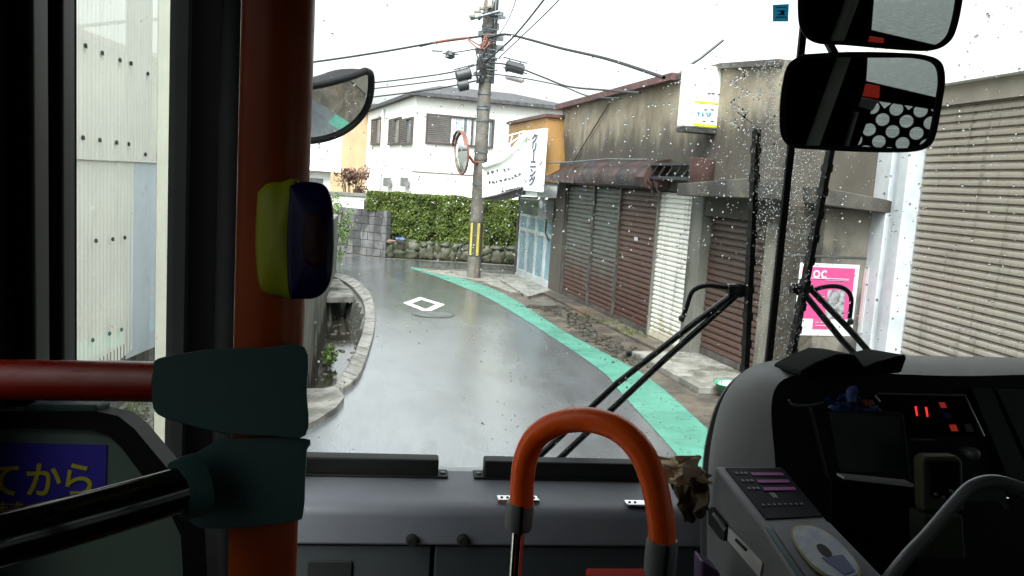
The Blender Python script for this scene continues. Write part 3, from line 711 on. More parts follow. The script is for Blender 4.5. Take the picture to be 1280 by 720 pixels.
B().box(-1, L+.03, -.05, .2, zt-.08, zt).build('coping', M['concrete_grey'], cw, local=True)
fh = fr_px((482, 322), (646, 331))
s1 = fh.px(660, 331)[0]; z1 = fh.px(560, 306)[1]
st = frame_thing('stone_wall', 'low wall of rounded mossy stones under the hedge', 'wall', fh)
B().box(0, s1, .06, .4, 0, z1-.02).build('backing', M['concrete_dark'], st, local=True)
b = B(); rng = random.Random(8); s_ = .0
while s_ < s1:
    r_ = rng.uniform(.09, .22); hh_ = min(rng.uniform(.12, .26), z1/2)
    b.ell((s_+r_*.8, .08, hh_*.8), r_, .09, hh_, 14, 9, jit=.75)
    b.ell((s_+r_*.9+rng.uniform(-.05, .05), .09, hh_*1.7+.04), r_*.9, .09, max(.07, z1-hh_*1.75), 12, 8, jit=.7)
    s_ += r_*1.45
b.build('stones', M['stone'], st, smooth=True, local=True)
hz0 = z1-.05; sA = fh.px(459, 262, .5)[0]; zA = fh.px(480, 240, .5)[1]; zB = fh.px(640, 250.5, .5)[1]; sB = s1+.3
hd = frame_thing('hedge', 'clipped dark green hedge above the mossy stone wall', 'hedge', fh)
b = B(); rng = random.Random(2)
for k in range(24000):
    s_ = rng.uniform(sA, sB); top = lerp(zA, zB, (s_-sA)/(sB-sA))+.05*noise.noise(Vector((s_*2.2, 0, 3)))
    bot = hz0 if s_ > .1 else zA-.45
    if rng.random() < .72: y = .12+.16*abs(rng.gauss(0, .6))-.05*noise.noise(Vector((s_*1.5, 0, 1)))+.08*noise.noise(Vector((s_*4, 5, 1))); z = rng.uniform(bot, top)
    else: y = rng.uniform(.1, .9); z = top-abs(rng.gauss(0, .05))
    y += .12*noise.noise(Vector((s_*3, z*3, 0)))
    if noise.noise(Vector((s_*2.6, z*2.6, 9))) < -.42 and rng.random() < .8: continue
    if z < bot+.3 and rng.random() < .35: continue
    q = Vector((s_, y, z)); a = Vector((rng.gauss(0, 1), rng.gauss(0, .7), rng.gauss(0, 1)+.3)).normalized(); d = a.cross(Vector((rng.gauss(0, .4), 1, rng.gauss(0, .4)))).normalized(); s2 = rng.uniform(.018, .045)
    b.add([q-a*s2, q+d*s2*.55, q+a*s2, q-d*s2*.55], [(0, 1, 2, 3)])
b.build('foliage', M['leaf'], hd, local=True)
b = B()
for k in range(60):
    s_ = .1+(sB-.2)*k/60; b.tube([(s_, .3, hz0), (s_+rng.gauss(0, .08), .35, zB-.15)], .014, 5)
for k in range(160):
    s_ = rng.uniform(.05, sB); z = rng.uniform(hz0, zB-.1); b.tube([(s_, .3, z), (s_+rng.gauss(0, .2), .2, z+rng.uniform(.05, .25))], .006, 4)
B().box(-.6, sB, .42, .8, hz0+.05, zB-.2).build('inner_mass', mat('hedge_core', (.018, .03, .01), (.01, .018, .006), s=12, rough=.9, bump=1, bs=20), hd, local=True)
b.build('stem', M['twig'], hd, local=True)

# shrubs
def shrub(name, label, c, rad, n, size, m, cat='shrub', stems=9):
    o = thing(name, label, cat, (c[0], c[1], 0)); rng = random.Random(hash(label) % 999 if False else len(label))
    b = B()
    for k in range(9):
        q = (c[0]+rng.uniform(-.75, .75)*rad[0], c[1]+rng.uniform(-.6, .6)*rad[1], c[2]+rng.uniform(-.85, .7)*rad[2]); f_ = rng.uniform(.3, .6)
        leaves(b, q, [x*f_ for x in rad], n//9, size, rng)
    b.build('foliage', m, o)
    b = B()
    for k in range(stems):
        b.tube([(c[0]+rng.gauss(0, .05), c[1], 0), (c[0]+rng.gauss(0, rad[0]*.5), c[1]+rng.gauss(0, rad[1]*.3), c[2]+rad[2]*.4)], .012, 5)
    b.build('stem', M['twig'], o)
c = D(440, 224, 23.5); shrub('red_shrub', 'reddish brown shrub behind the white coping wall', c, (.42, .4, .5), 1500, .045, M['leaf_red'])
c = D(420, 278, 18.8); shrub('green_shrub', 'feathery light green bush hanging before the block wall', (c.x, c.y, c.z), (.28, .4, .75), 1500, .04, M['leaf_light'])
c = Z(488, 313); c2 = Vector((c.x, c.y, 0))
c = D(490, 302, 20.0); tag(B().box(c.x-.10, c.x+.10, c.y-.1, c.y+.02, c.z, c.z+.04).build('plastic_litter', M['orange_plastic'], bevel=.02), 'small orange plastic bit lying at the left end of the stone wall', 'litter')
c = D(500, 298.5, 20.1); tag(B().box(c.x-.11, c.x+.11, c.y-.1, c.y+.05, c.z-.04, c.z+.03).build('blue_tarp_scrap', M['blue_cloth'], bevel=.02), 'scrap of blue sheet under the hedge on the stones', 'litter')

# =================================================================== SHOPS
uS = Z(950, 490)-Z(700, 370); 
SH = Frame(Z(950, 490), Z(700, 370)-Z(950, 490))      # local x runs away from the viewer; +y is ... checked below
if (SH.I @ EYE).y > 0:   # want the viewer on the negative-y side
    SH = Frame(Z(700, 370), Z(950, 490)-Z(700, 370))
def S(x, y, d=0.0): return SH.px(x, y, d)
sp = frame_thing('shop_building', 'old rendered shop building with a sloping roofline and rusty shutters', 'building', SH)
SC = S(976, 300)[0]         # near corner of the shop wall
sW0 = S(703, 300)[0]
ztop = [(S(703, 136)), (S(850, 98.5)), (S(905, 84)), (S(976, 80))]
DOOR = (S(868, 400)[0], S(962, 400)[0]); zD = S(905, 272)[1]
sh0, sh1 = S(704, 300)[0], S(862, 300)[0]; zSh = S(760, 234)[1]
# wall pieces around openings
b = B()
b.xz([(sW0, zSh), (SC, zSh), (SC, ztop[3][1]), (ztop[2][0], ztop[2][1]), (ztop[1][0], ztop[1][1]), (ztop[0][0], ztop[0][1])], 0, .25)
b.xz([(sW0-.0, zSh), (sW0, zSh), (sW0, 0), (sW0, 0)][:3]+[(sW0-.001, 0)], 0, .2) if False else None
b.box(DOOR[0], DOOR[1], 0, .2, zD, zSh-.0005)
b.build('wall', M['concrete'], sp, local=True)
b = B(); b.box(sh1, DOOR[0], -.02, .55, 0, zSh-.001); b.build('jamb', M['concrete_grey'], sp, local=True, bevel=.008)
b = B(); b.box(DOOR[1], SC, -.02, .5, 0, zSh-.001); b.build('corner_pillar', M['concrete'], sp, local=True, bevel=.01)
b = B(); b.box(S(690, 300)[0], sh0-.01, -.02, .3, 0, zSh+.4); b.build('end_pillar', M['concrete'], sp, local=True, bevel=.008)
# roof trim
b = B(); a0, a1, a2, a3 = ztop
b.xz([(a0[0]-.1, a0[1]-.02), (a1[0], a1[1]-.02), (a1[0], a1[1]+.07), (a0[0]-.1, a0[1]+.07)], -.12, .3)
b.build('roof_trim', M['roof_trim'], sp, local=True)
b = B(); b.xz([(a1[0]+.002, a1[1]-.02), (a2[0], a2[1]-.02), (a3[0]+.05, a3[1]-.02), (a3[0]+.05, a3[1]+.04), (a2[0], a2[1]+.04), (a1[0]+.002, a1[1]+.04)], -.06, .3)
b.build('parapet_cap', M['frame_steel'], sp, local=True)
B().box(sW0, SC-.02, .62, 6, 0, ztop[0][1]-.1).build('inner_structure', M['concrete_dark'], sp, local=True)
b = B(); b.tube([(S(765, 120)[0], -.03, S(765, 128)[1]), (S(712, 200)[0], -.03, S(712, 215)[1])], .01, 5); b.build('wall_cable', M['black_cable'], sp, local=True)
# rendered light patch panels
# shutters
def slats(s0, s1, z0, z1, y, pitch=.075, dep=.016):
    b = B(); z = z0; prof = []
    while z < z1-1e-4:
        p_ = min(pitch, z1-z); prof += [(y, z), (y-dep, z+p_*.10), (y-dep*1.05, z+p_*.38), (y-dep*.95, z+p_*.62), (y-dep*.25, z+p_*.70), (y-dep*.35, z+p_*.86), (y+.004, z+p_*.93)]; z += pitch
    prof.append((y, z1))
    for yy, zz in prof: b.v += [Vector((s0, yy, zz)), Vector((s1, yy, zz))]
    b.f = [(2*i, 2*i+1, 2*i+3, 2*i+2) for i in range(len(prof)-1)]
    return b
lab = {0: ('faded green rusting roller shutter nearest the blue glass doors', 'shutter_green'), 1: ('faded green roller shutter next to the brown shutter', 'shutter_green'),
       2: ('rusty brown roller shutter beside the white one', 'shutter_brown'), 3: ('narrow dirty white roller shutter beside the concrete jamb', 'shutter_white')}
edges = [704, 737, 770, 817, 862]
for k in range(4):
    s0 = S(edges[k], 330)[0]+.025; s1 = S(edges[k+1], 330)[0]-.025
    top_z = zSh if k < 3 else zSh
    o = slats(s0, s1, .12, top_z-.02, .03, .075 if k < 3 else .062).build('roller_shutter', M[lab[k][1]], None, origin=None)
    # place in the frame
    bpy.data.objects.remove(o)
    rt = frame_thing('roller_shutter', lab[k][0], 'shutter', Frame(onf(SH, (s0+s1)/2, 0, 0), SH.u), 'roller shutters on the old shop')
    h = (s1-s0)/2
    slats(-h, h, .12, top_z-.02, .03, .075 if k < 3 else .062).build('curtain', M[lab[k][1]], rt, local=True, smooth=False)
    B().box(-h, h, -.0, .05, .05, .118).build('bottom_rail', M['frame_steel'] if k < 3 else M['shutter_white'], rt, local=True)
    B().box(-h-.024, -h-.001, -.02, .08, .03, top_z).build('guide_rail', M['frame_steel'] if k < 3 else M['concrete_grey'], rt, local=True)
    B().box(h+.001, h+.024, -.02, .08, .03, top_z).build('guide_rail', M['frame_steel'] if k < 3 else M['concrete_grey'], rt, local=True)
    if k == 2: B().box(-.05, .05, -.004, .012, 1.28, 1.33).build('lock_plate', M['alu'], rt, local=True)
# door shutter in the recess
s0, s1 = DOOR; rt = frame_thing('roller_shutter', 'dark brown roller shutter set back in the concrete doorway', 'shutter', Frame(onf(SH, (s0+s1)/2, 0, 0), SH.u), 'roller shutters on the old shop')
h = (s1-s0)/2-.01
slats(-h, h, .16, zD-.02, .12, .075, .018).build('curtain', M['shutter_dark'], rt, local=True)
B().box(-h, h, .10, .16, .08, .158).build('bottom_rail', M['frame_steel'], rt, local=True)
b = B().box(S(862, 430)[0], SC, -.75, .5, 0, .075); b.build('threshold', M['concrete_wet'], sp, local=True, bevel=.01)
b = B().box(S(690, 370)[0], S(862, 430)[0]-.01, -.28, .08, 0, .045); b.build('plinth', M['paving'], sp, local=True, bevel=.01)
# canopy slab over the doorway (sloping)
q = [S(846, 229), S(1000, 222), S(1000, 244), S(846, 244)]
b = B(); z_a = S(905, 226, -.35)[1]; z_b = S(905, 245, -.35)[1]; s_a = S(846, 236, -.35)[0]
b.xz([(s_a, z_b-.03), (SC+.12, z_b+.0), (SC+.12, z_a+.05), (s_a, z_a-.05)], -.35, -.001)
b.build('canopy', M['concrete_dark'], sp, local=True, bevel=.01)
# rusted awning box
aw = frame_thing('rusted_awning', 'rusted torn metal awning box above the shop shutters', 'awning', Frame(onf(SH, S(700, 220)[0], 0, 0), SH.u))
dx = S(700, 220)[0]
def A_(x, y, d=0): p_ = S(x, y, d); return p_[0]-dx, p_[1]
z_t = A_(770, 207, -.3)[1]; z_b = A_(770, 233, -.3)[1]; x0 = A_(722, 220, -.3)[0]; x1 = A_(812, 220, -.3)[0]; xs_ = A_(688, 226, -.3)[0]
b = B(); prof = [(-.02, z_t+.10), (-.22, z_t+.06), (-.34, z_t-.04), (-.38, (z_t+z_b)/2), (-.34, z_b+.02), (-.28, z_b), (-.26, z_b+.02), (-.02, z_b+.02)]
nS = 26
for i in range(nS+1):
    s_ = lerp(x0, x1, i/nS); 
    for (yy, zz) in prof:
        wv = .025*noise.noise(Vector((s_*1.7, zz*3, 1))); b.v.append(Vector((s_, yy+wv, zz+wv*.8)))
m_ = len(prof)
for i in range(nS):
    for j in range(m_): b.f.append((i*m_+j, i*m_+(j+1) % m_, (i+1)*m_+(j+1) % m_, (i+1)*m_+j))
b.f.append(tuple(range(m_))); b.f.append(tuple(nS*m_+j for j in range(m_)))
b.build('box', M['rust_awning'], aw, local=True, smooth='auto')
b = B(); b.hexa([(xs_-.35, -.38, z_b+.03), (x0-.004, -.36, z_b+.01), (x0-.004, -.02, z_b+.02), (xs_-.3, -.02, z_b+.05)], [(xs_-.3, -.37, z_b+.06), (x0-.004, -.34, z_t-.02), (x0-.004, -.02, z_t+.08), (xs_, -.02, z_b+.32)])
b.build('torn_end', M['rust_awning'], aw, local=True)
x2 = A_(864, 210, -.3)[0]; x3 = A_(893, 210, -.02)[0]
b = B(); b.box(x1+.005, x2, -.30, -.02, z_t+.0, z_t+.035); b.box(x1+.005, x2, -.30, -.27, z_b+.12, z_b+.16)
for k in range(5): b.bar((lerp(x1, x2, k/5), -.28, z_b+.15), (lerp(x1, x2, (k+.6)/5), -.26, z_t), .02, .02)
b.build('bare_frame', M['black_cable'], aw, local=True)
b = B().box(x2+.003, x3, -.33, -.02, z_b+.05, z_t+.09); b.build('end_box', M['rust_awning'], aw, local=True, bevel=.01)
b = B().tube([(xs_-.2, -.30, z_t+.05), (x0, -.36, z_t+.06), (lerp(x0, x1, .5), -.35, z_t+.09), (x1, -.34, z_t+.07)], .014, 6); b.build('top_tube', M['steel'], aw, local=True)
b = B()
for k in range(6):
    s_ = lerp(x1-.1, x1+.35, random.random()); z = random.uniform(z_b-.02, z_b+.2)
    b.add([(s_, -.35, z), (s_+random.uniform(.05, .2), -.33, z-random.uniform(0, .08)), (s_+random.uniform(0, .1), -.31, z-random.uniform(.06, .16))], [(0, 1, 2)])
b.build('torn_flaps', M['rust_awning'], aw, local=True)

# facing wall (end wall beyond the corner)
C1 = onf(SH, SC, 0, 0); pv = Vector((-SH.u.y, SH.u.x, 0))   # away from the road
pvr = pv if pv.x > 0 else -pv
FW = Frame(C1, pvr)
if (FW.I @ EYE).y > 0: print('FW flipped')
ew = frame_thing('end_wall', 'dark stained concrete end wall carrying the pink poster', 'wall', FW)
xe = FW.px(1092, 300)[0]; zt_ = a3[1]
zl = FW.px(1040, 228)[1]; zl2 = FW.px(1060, 262)[1]
B().box(.01, xe, .0, .3, 0, zl2).build('lower_wall', M['end_wall'], ew, local=True)
B().box(.01, xe, .01, .3, zl2, zt_-.02).build('upper_wall', M['concrete'], ew, local=True)
b = B(); P = [FW.px(1003, 232), FW.px(1096, 250), FW.px(1096, 266), FW.px(1003, 254)]
b.xz([(max(p_[0], .13), p_[1]) for p_ in P], -.25, -.0); b.build('ledge', M['concrete_dark'], ew, local=True, bevel=.01)
b = B()
for py_ in (322,): 
    z = FW.px(1040, py_)[1]; b.box(.02, xe, -.006, 0, z, z+.02)
b.build('joint_line', M['mortar'], ew, local=True)
po = frame_thing('poster', 'pink and white poster with a portrait on the concrete end wall', 'poster', Frame(onf(FW, FW.px(1033, 380)[0], 0, 0), FW.u))
ox = FW.px(1033, 380)[0]
def pq(x, y): p_ = FW.px(x, y); return p_[0]-ox, p_[1]
def pr(x0, y0, x1, y1, h, name, m_):
    a, c_ = pq(x0, y0+ (0)), pq(x1, y1); return B().box(a[0], c_[0], -.004-h, -.001-h*.5, c_[1], a[1]).build(name, m_, po, local=True)
pr(1000, 328, 1064, 420, .003, 'sheet', M['poster_white']); pr(1003, 333, 1061, 399, .006, 'pink_field', M['pink'])
pr(1034, 362, 1052, 398, .009, 'portrait', M['poster_grey']); 
a = pq(1043, 372); B().ell((a[0], -.015, a[1]), .05, .004, .07, 16, 8).build('portrait_face', mat('portrait_grey', (.26,.26,.27), (.12,.12,.125), s=14), po, local=True, smooth=True)
pr(1016, 398, 1036, 411, .009, 'pink_box', M['pink'])
b = B()
for (x0, y0, x1, y1) in ((1012, 347.5, 1060, 348.5), (1030, 349.5, 1060, 351), (1018, 402, 1034, 403), (1018, 406, 1032, 407), (1016, 370, 1030, 371), (1016, 373, 1028, 374)):
    a, c_ = pq(x0, y0), pq(x1, y1); b.box(a[0], c_[0], -.018, -.0165, c_[1], a[1])
b.build('lettering', M['poster_white'], po, local=True)
mtx = onf(FW, FW.px(1024, 341)[0], -.013, FW.px(1024, 341)[1]); text_mesh('oc', .17, basis(mtx, FW.u, (0, 0, 1)), M['poster_white'], 'lettering', po)

# projecting white sign
sg = thing('lightbox_sign', 'white projecting lightbox sign with blue lettering and a yellow line', 'sign')
sS = S(893, 120)[0]
Pn = onf(SH, sS, 0, 0); sg.location = (Pn.x, Pn.y, 2.5)
FS = Frame(Pn, -pvr); 
FS = Frame(Pn-pvr*0, pvr)
q0 = FS.px(857, 84); q1 = FS.px(911, 163)
zt2 = FS.px(884, 84)[1]; zb2 = FS.px(884, 162)[1]
def fsb(x0, x1, y0, y1, z0, z1, name, m_, par, bevel=0): return fbox(B(), FS, x0, x1, y0, y1, z0, z1).build(name, m_, par, bevel=bevel)
bx = fsb(q0[0], q1[0], -.12, .12, zb2, zt2, 'cabinet', M['sign_white'], sg, .03)
fsb(q0[0]+.01, q1[0]-.01, -.13, .13, zb2-.05, zb2-.003, 'bottom_rail', M['metal_iron'], sg)
fsb(q0[0]+.10, q1[0]-.03, -.127, -.1215, zb2+.02, zb2+.05, 'yellow_edge', M['sign_yellow'], sg)
zl_ = FS.px(884, 131)[1]; fsb(q0[0]+.09, q1[0]-.05, -.127, -.1215, zl_, zl_+.022, 'yellow_line', M['sign_yellow'], sg)
b = B(); rng = random.Random(31)
for x_ in (867, 872, 877, 881, 893, 898, 902):
    for j_ in range(5):
        a_ = FS.px(x_+rng.uniform(-1.5, 1.5), 143+rng.uniform(-3, 3)); c_ = FS.px(x_+rng.uniform(-1.8, 1.8), 143+rng.uniform(-3, 3))
        b.bar(onf(FS, a_[0], -.128, a_[1]), onf(FS, c_[0]+.002, -.128, c_[1]), .006, .010)
b.build('lettering', M['sign_cyan'], sg)
b = B()
for i, (x_, y_) in enumerate(((880, 118), (885, 118), (893, 119), (876, 138), (884, 138), (893, 138), (874, 152), (884, 152), (894, 152))):
    p_ = FS.px(x_, y_); fbox(b, FS, p_[0]-.02, p_[0]+.02, -.128, -.1215, p_[1]-.007, p_[1]+.007)
b.build('lettering', M['sign_grey'], sg)
fbox(B(), FS, q1[0]-.0, .0, -.02, .02, lerp(zb2, zt2, .2), lerp(zb2, zt2, .24)).build('bracket', M['steel'], sg) if q1[0] < 0 else None

# drainpipe on wall & meter box
o = frame_thing('meter_box', 'grey electricity meter box on the pillar by the blue doors', 'meter', Frame(onf(SH, S(690, 262)[0], 0, 0), SH.u)); k = S(690, 262)[0]
z0, z1 = S(690, 275)[1], S(690, 250)[1]
B().box(-.28, .22, -.2, -.022, z0, z1).build('case', M['grey_box'], o, local=True, bevel=.02)
B().tube([(0, -.1, z0), (0, -.1, z0-.25), (.05, -.03, z0-.4)], .018, 6).build('conduit', M['black_cable'], o, local=True)
B().ell((-.03, -.2, z0+.3), .1, .05, .1).build('dial', M['alu'], o, local=True, smooth=True)

# cleaner's shop
cl = frame_thing('cleaners_shop', 'corner dry cleaning shop with pale blue glass doors', 'shop', Frame(onf(SH, S(690, 350)[0], 0, 0), SH.u)); k0 = S(690, 350)[0]
d0, d1 = S(645, 340)[0]-k0, S(689, 365)[0]-k0-.02; zdt = S(665, 247)[1]
B().box(d0-.0, 0, .6, 5, 0, S(665, 165)[1]-.3).build('wall', M['orange_board'], cl, local=True)
for i in range(4):
    a, c_ = lerp(d0, d1, i/4), lerp(d0, d1, (i+1)/4)
    f = B(); zz = zdt-.35
    f.box(a+.01, a+.06, 0, .06, .06, zz); f.box(c_-.06, c_-.01, 0, .06, .06, zz); f.box(a+.061, c_-.061, 0, .06, .06, .16); f.box(a+.061, c_-.061, 0, .06, zz-.06, zz); f.box(a+.061, c_-.061, 0, .06, .98, 1.05)
    fo = f.build('door', M['alu'], cl, local=True)
    B().box(a+.06, c_-.06, .02, .04, .15, zz-.05).build('pane', M['door_blue'], fo, local=True)
    if i == 1: B().box(a+.15, c_-.12, .0, .018, 1.3, 1.7).build('notice', M['poster_white'], fo, local=True)
    if i == 2: B().box(a+.15, c_-.15, .0, .018, 1.5, 1.78).build('notice', M['beige_header'], fo, local=True)
B().box(d0, d1+.02, -.02, .3, zdt-.35, zdt-.02).build('transom', M['win_glass'], cl, local=True)
B().box(d0-.10, d0-.005, -.03, .4, 0, zdt).build('door_post', M['frame_steel'], cl, local=True)
B().box(d0, d1, -.02, .3, .0, .055).build('sill', M['alu'], cl, local=True)
B().box(d0+.01, d1-.01, .1, .4, 0.06, zdt-.4).build('interior', M['curtain'], cl, local=True)
# ochre fascia box + white board
fx = frame_thing('ochre_sign_box', 'ochre fascia box above the cleaners doors', 'sign box', Frame(onf(SH, S(690, 350)[0], 0, 0), SH.u))
pr_ = .32
e1 = S(702, 190)[0]-k0; z0, z1 = S(700, 229)[1], S(701, 149)[1]; e0 = S(636, 160, -pr_)[0]-k0
B().box(e0, e1, -pr_, .5, z0, z1).build('fascia', M['orange_board'], fx, local=True, bevel=.01)
B().box(e0-.05, e1+.05, -pr_-.05, .55, z1+.001, z1+.06).build('cap', M['roof_trim'], fx, local=True)
B().box(e0, e1-.05, -.4, .55, z0-.28, z0-.003).build('soffit', M['siding'], fx, local=True)
vs = frame_thing('vertical_sign', 'white signboard with navy katakana lettering reading down', 'sign', Frame(onf(SH, S(690, 350)[0], 0, 0), SH.u))
v0, v1 = S(654, 200, -pr_-.1)[0]-k0, S(680, 200, -pr_-.1)[0]-k0; zz0, zz1 = S(672, 240, -pr_-.1)[1], S(672, 162, -pr_-.1)[1]
print('vsign', v0, v1, zz0, zz1)
B().box(v0, v1, -pr_-.14, -pr_-.06, zz0, zz1).build('board', M['sign_white'], vs, local=True, bevel=.01)
tx = ['ク', 'リ', '丨', 'ニ', 'ン', 'グ']; hh = (zz1-zz0-.2)/6
cu_mid = lerp(v0, v1, .62)
for i, ch in enumerate(tx):
    mt = basis(onf(SH, k0+cu_mid, -pr_-.146, zz1-.1-hh*(i+.5)), SH.u, (0, 0, 1)) @ Matrix.Diagonal((2.7, 1.12, 1, 1))
    text_mesh(ch, hh*1.02, mt, M['sign_blue'], 'lettering', vs, bold=.05)
# banner facing us
bn = thing('awning_banner', 'sagging white awning curtain with faded lettering beside the ochre box', 'awning', onf(SH, v0+k0, -pr_, 2.6))
FB = Frame(onf(SH, v0+k0+.3, -pr_, 0), pvr)
o3 = [FB.px(*p) for p in ((603, 212), (625, 203), (642, 190), (657, 170), (659, 232), (640, 238), (603, 247))]
b = B(); b.prism([onf(FB, p_[0], 0, p_[1]) for p_ in o3], FB.M.to_3x3() @ Vector((0, .02, 0))); b.build('curtain', M['sign_white'], bn)
b = B(); b.tube(smooth_path([onf(FB, *(lambda q_: (q_[0], -.04, q_[1]))(FB.px(*p))) for p in ((603, 208), (625, 200), (640, 188), (657, 168))], 5), .05, 8); b.build('roller', M['sign_white'], bn, smooth=True)
b = B()
for l in (((612, 196), (657, 166)), ((630, 172), (640, 190)), ((640, 170), (634, 192)), ((648, 168), (652, 176)), ((628, 172), (656, 164))):
    b.tube([onf(FB, FB.px(*l[0])[0], -.02, FB.px(*l[0])[1]), onf(FB, FB.px(*l[1])[0], -.02, FB.px(*l[1])[1])], .016, 6)
b.build('folding_arm', M['alu'], bn)
b = B()
rng = random.Random(4)
for (xa, ya, n_, st_, sl_) in ((610, 216, 3, 5.5, -.25), (630, 213, 2, 5, -.2), (612, 228, 4, 4.5, -.12), (632, 224, 3, 4.5, -.2), (644, 219, 2, 4.5, -.3), (628, 239, 9, 3, -.2)):
    for i in range(n_):
        x_ = xa+i*st_; y_ = ya+i*st_*sl_; hgt = 3.2 if n_ < 9 else 1.0
        for j in range(3):
            p0 = FB.px(x_+rng.uniform(-1.3, 1.3), y_+rng.uniform(-hgt/2, hgt/2)); p1 = FB.px(x_+rng.uniform(-1.8, 1.8), y_+rng.uniform(-hgt/2, hgt/2))
            b.bar(onf(FB, p0[0], -.012, p0[1]), onf(FB, p1[0]+.001, -.012, p1[1]), .01, .03)
b.build('faded_lettering', M['sign_grey'], bn)
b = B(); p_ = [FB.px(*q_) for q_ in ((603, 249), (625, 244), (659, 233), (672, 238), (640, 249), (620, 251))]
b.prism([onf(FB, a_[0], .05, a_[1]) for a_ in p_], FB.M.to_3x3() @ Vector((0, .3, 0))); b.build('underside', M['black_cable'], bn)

# debris strip, weeds, broken tile, green basin
b = B(); rng = random.Random(21)
pth = smooth_path([Z(*p) for p in ((668, 386), (692, 386), (712, 396), (740, 418), (775, 440), (800, 455))], 10)
for k in range(330):
    i = rng.randrange(len(pth)-1); p_ = lerp(pth[i], pth[i+1], rng.random()); wd = .10
    s_ = abs(rng.gauss(.012, .02))+.008; b.ell((p_.x+rng.gauss(0, wd), p_.y+rng.gauss(0, wd), .01), s_*1.3, s_, s_*.7, 6, 4, jit=.5)
tag(b.build('debris', M['mud'], smooth=True), 'line of soil and rubble along the shop front gutter', 'debris', kind='stuff')
b = B(); 
for q_ in ([(668, 384), (690, 380), (697, 388), (680, 390)], [(700, 392), (712, 395), (709, 399), (698, 396)], [(796, 446), (808, 452), (802, 457), (792, 452)]):
    P = [Z(*p) for p in q_]; b.hexa([Vector((p.x, p.y, .0)) for p in P], [Vector((p.x, p.y, .04+.02*i)) for i, p in enumerate(P)])
tag(b.build('broken_concrete', M['rubble']), 'broken bits of concrete lying in the gutter soil', 'debris', kind='stuff')
b = B()
for cx, cy_, n_ in ((735, 393, 60), (762, 400, 110), (788, 412, 120), (800, 417, 50)):
    c = Z(cx, cy_+6); leaves(b, (c.x, c.y, .04), (.2, .35, .04), n_, .02, rng)
tag(b.build('moss', M['leaf']), 'moss and weeds at the foot of the rusty shutters', 'weeds', kind='stuff')
for q_, lb in (([(650, 367), (664, 366), (666, 369), (652, 370)], 'thin dark board lying on the ground before the doorstep'),):
    P = [Z(*p) for p in q_]; b = B(); b.hexa([Vector((p.x, p.y, .01)) for p in P], [Vector((p.x, p.y, .035)) for p in P]); tag(b.build('board', M['metal_iron']), lb, 'board')
c = Z(913, 497)
gb = thing('green_basin', 'green plastic basin with clear lid by the dark doorway', 'basin', (c.x, c.y, .07))
b = B(); prof = [(.02, .07), (.13, .075), (.17, .14), (.18, .145), (.165, .15), (.13, .09)]
for r_, z in prof:
    for j in range(24): b.v.append(Vector((c.x+r_*math.cos(j*math.pi/12), c.y+r_*math.sin(j*math.pi/12), z)))
for i in range(len(prof)-1):
    for j in range(24): b.f.append((i*24+j, i*24+(j+1) % 24, (i+1)*24+(j+1) % 24, (i+1)*24+j))
b.build('bowl', mat('green_plastic', (.05, .32, .16), rough=.3), gb, smooth=True)
B().ell((c.x, c.y, .135), .14, .14, .03).build('lid', M['alu'], gb, smooth=True)

# =================================================================== GARAGE BUILDING
v = Vector((Z(1085, 500).x, 0, 0))
XE = onf(FW, FW.px(1086, 300)[0], 0, 0)
dirG = ray(492, 219); dirG = Vector((dirG.x, dirG.y, 0)).normalized()
GF = Frame(XE, -dirG)          # local x towards the viewer
if (GF.I @ EYE).y > 0: print('GF flipped')
gg = frame_thing('garage_building', 'white walled garage building with a wide beige shutter', 'building', GF)
def G_(x, y, d=0): return GF.px(x, y, d)
p0 = G_(1082, 300)[0]; p1 = G_(1126, 300)[0]; zh0 = G_(1190, 128)[1]; zh1 = G_(1190, 103)[1]
L = G_(1280, 300)[0]+4
B().box(p0-.4, L, 0, 5, zh1, zh1+4).build('wall', M['white_wall'], gg, local=True)
B().box(p1, L, .10, .3, zh0, zh1-.001).build('header', M['beige_header'], gg, local=True)
b = B(); b.box(p0, p0+(p1-p0)*.5, .0, .3, 0, zh1-.001); b.box(p0+(p1-p0)*.5+.002, p0+(p1-p0)*.72, .05, .3, 0, zh1-.001); b.box(p0+(p1-p0)*.72+.002, p1-.01, -.01, .3, 0, zh1-.001)
b.build('post', M['white_metal'], gg, local=True, bevel=.012)
rt = frame_thing('garage_shutter', 'wide beige slatted garage shutter in the white building', 'shutter', Frame(onf(GF, (p1+L)/2, 0, 0), GF.u))
h = (L-p1)/2
slats(-h+.01, h, .06, zh0, .16, .072, .02).build('curtain', M['shutter_beige'], rt, local=True)
B().box(-h+.01, h, .13, .2, 0, .058).build('bottom_rail', M['frame_steel'], rt, local=True)
o = frame_thing('small_poster', 'narrow pale pink poster strip on the white garage post', 'poster', Frame(onf(GF, p0, 0, 0), GF.u))
z0, z1 = G_(1085, 420)[1], G_(1085, 335)[1]
B().box(.02, (p1-p0)*.22, -.008, -.002, z0, z1).build('sheet', M['poster_white'], o, local=True)
B().box(.05, (p1-p0)*.18, -.012, -.009, z0+.1, z1-.04).build('pink_print', mat('pale_pink_print', (.72, .50, .56), rough=.6), o, local=True)

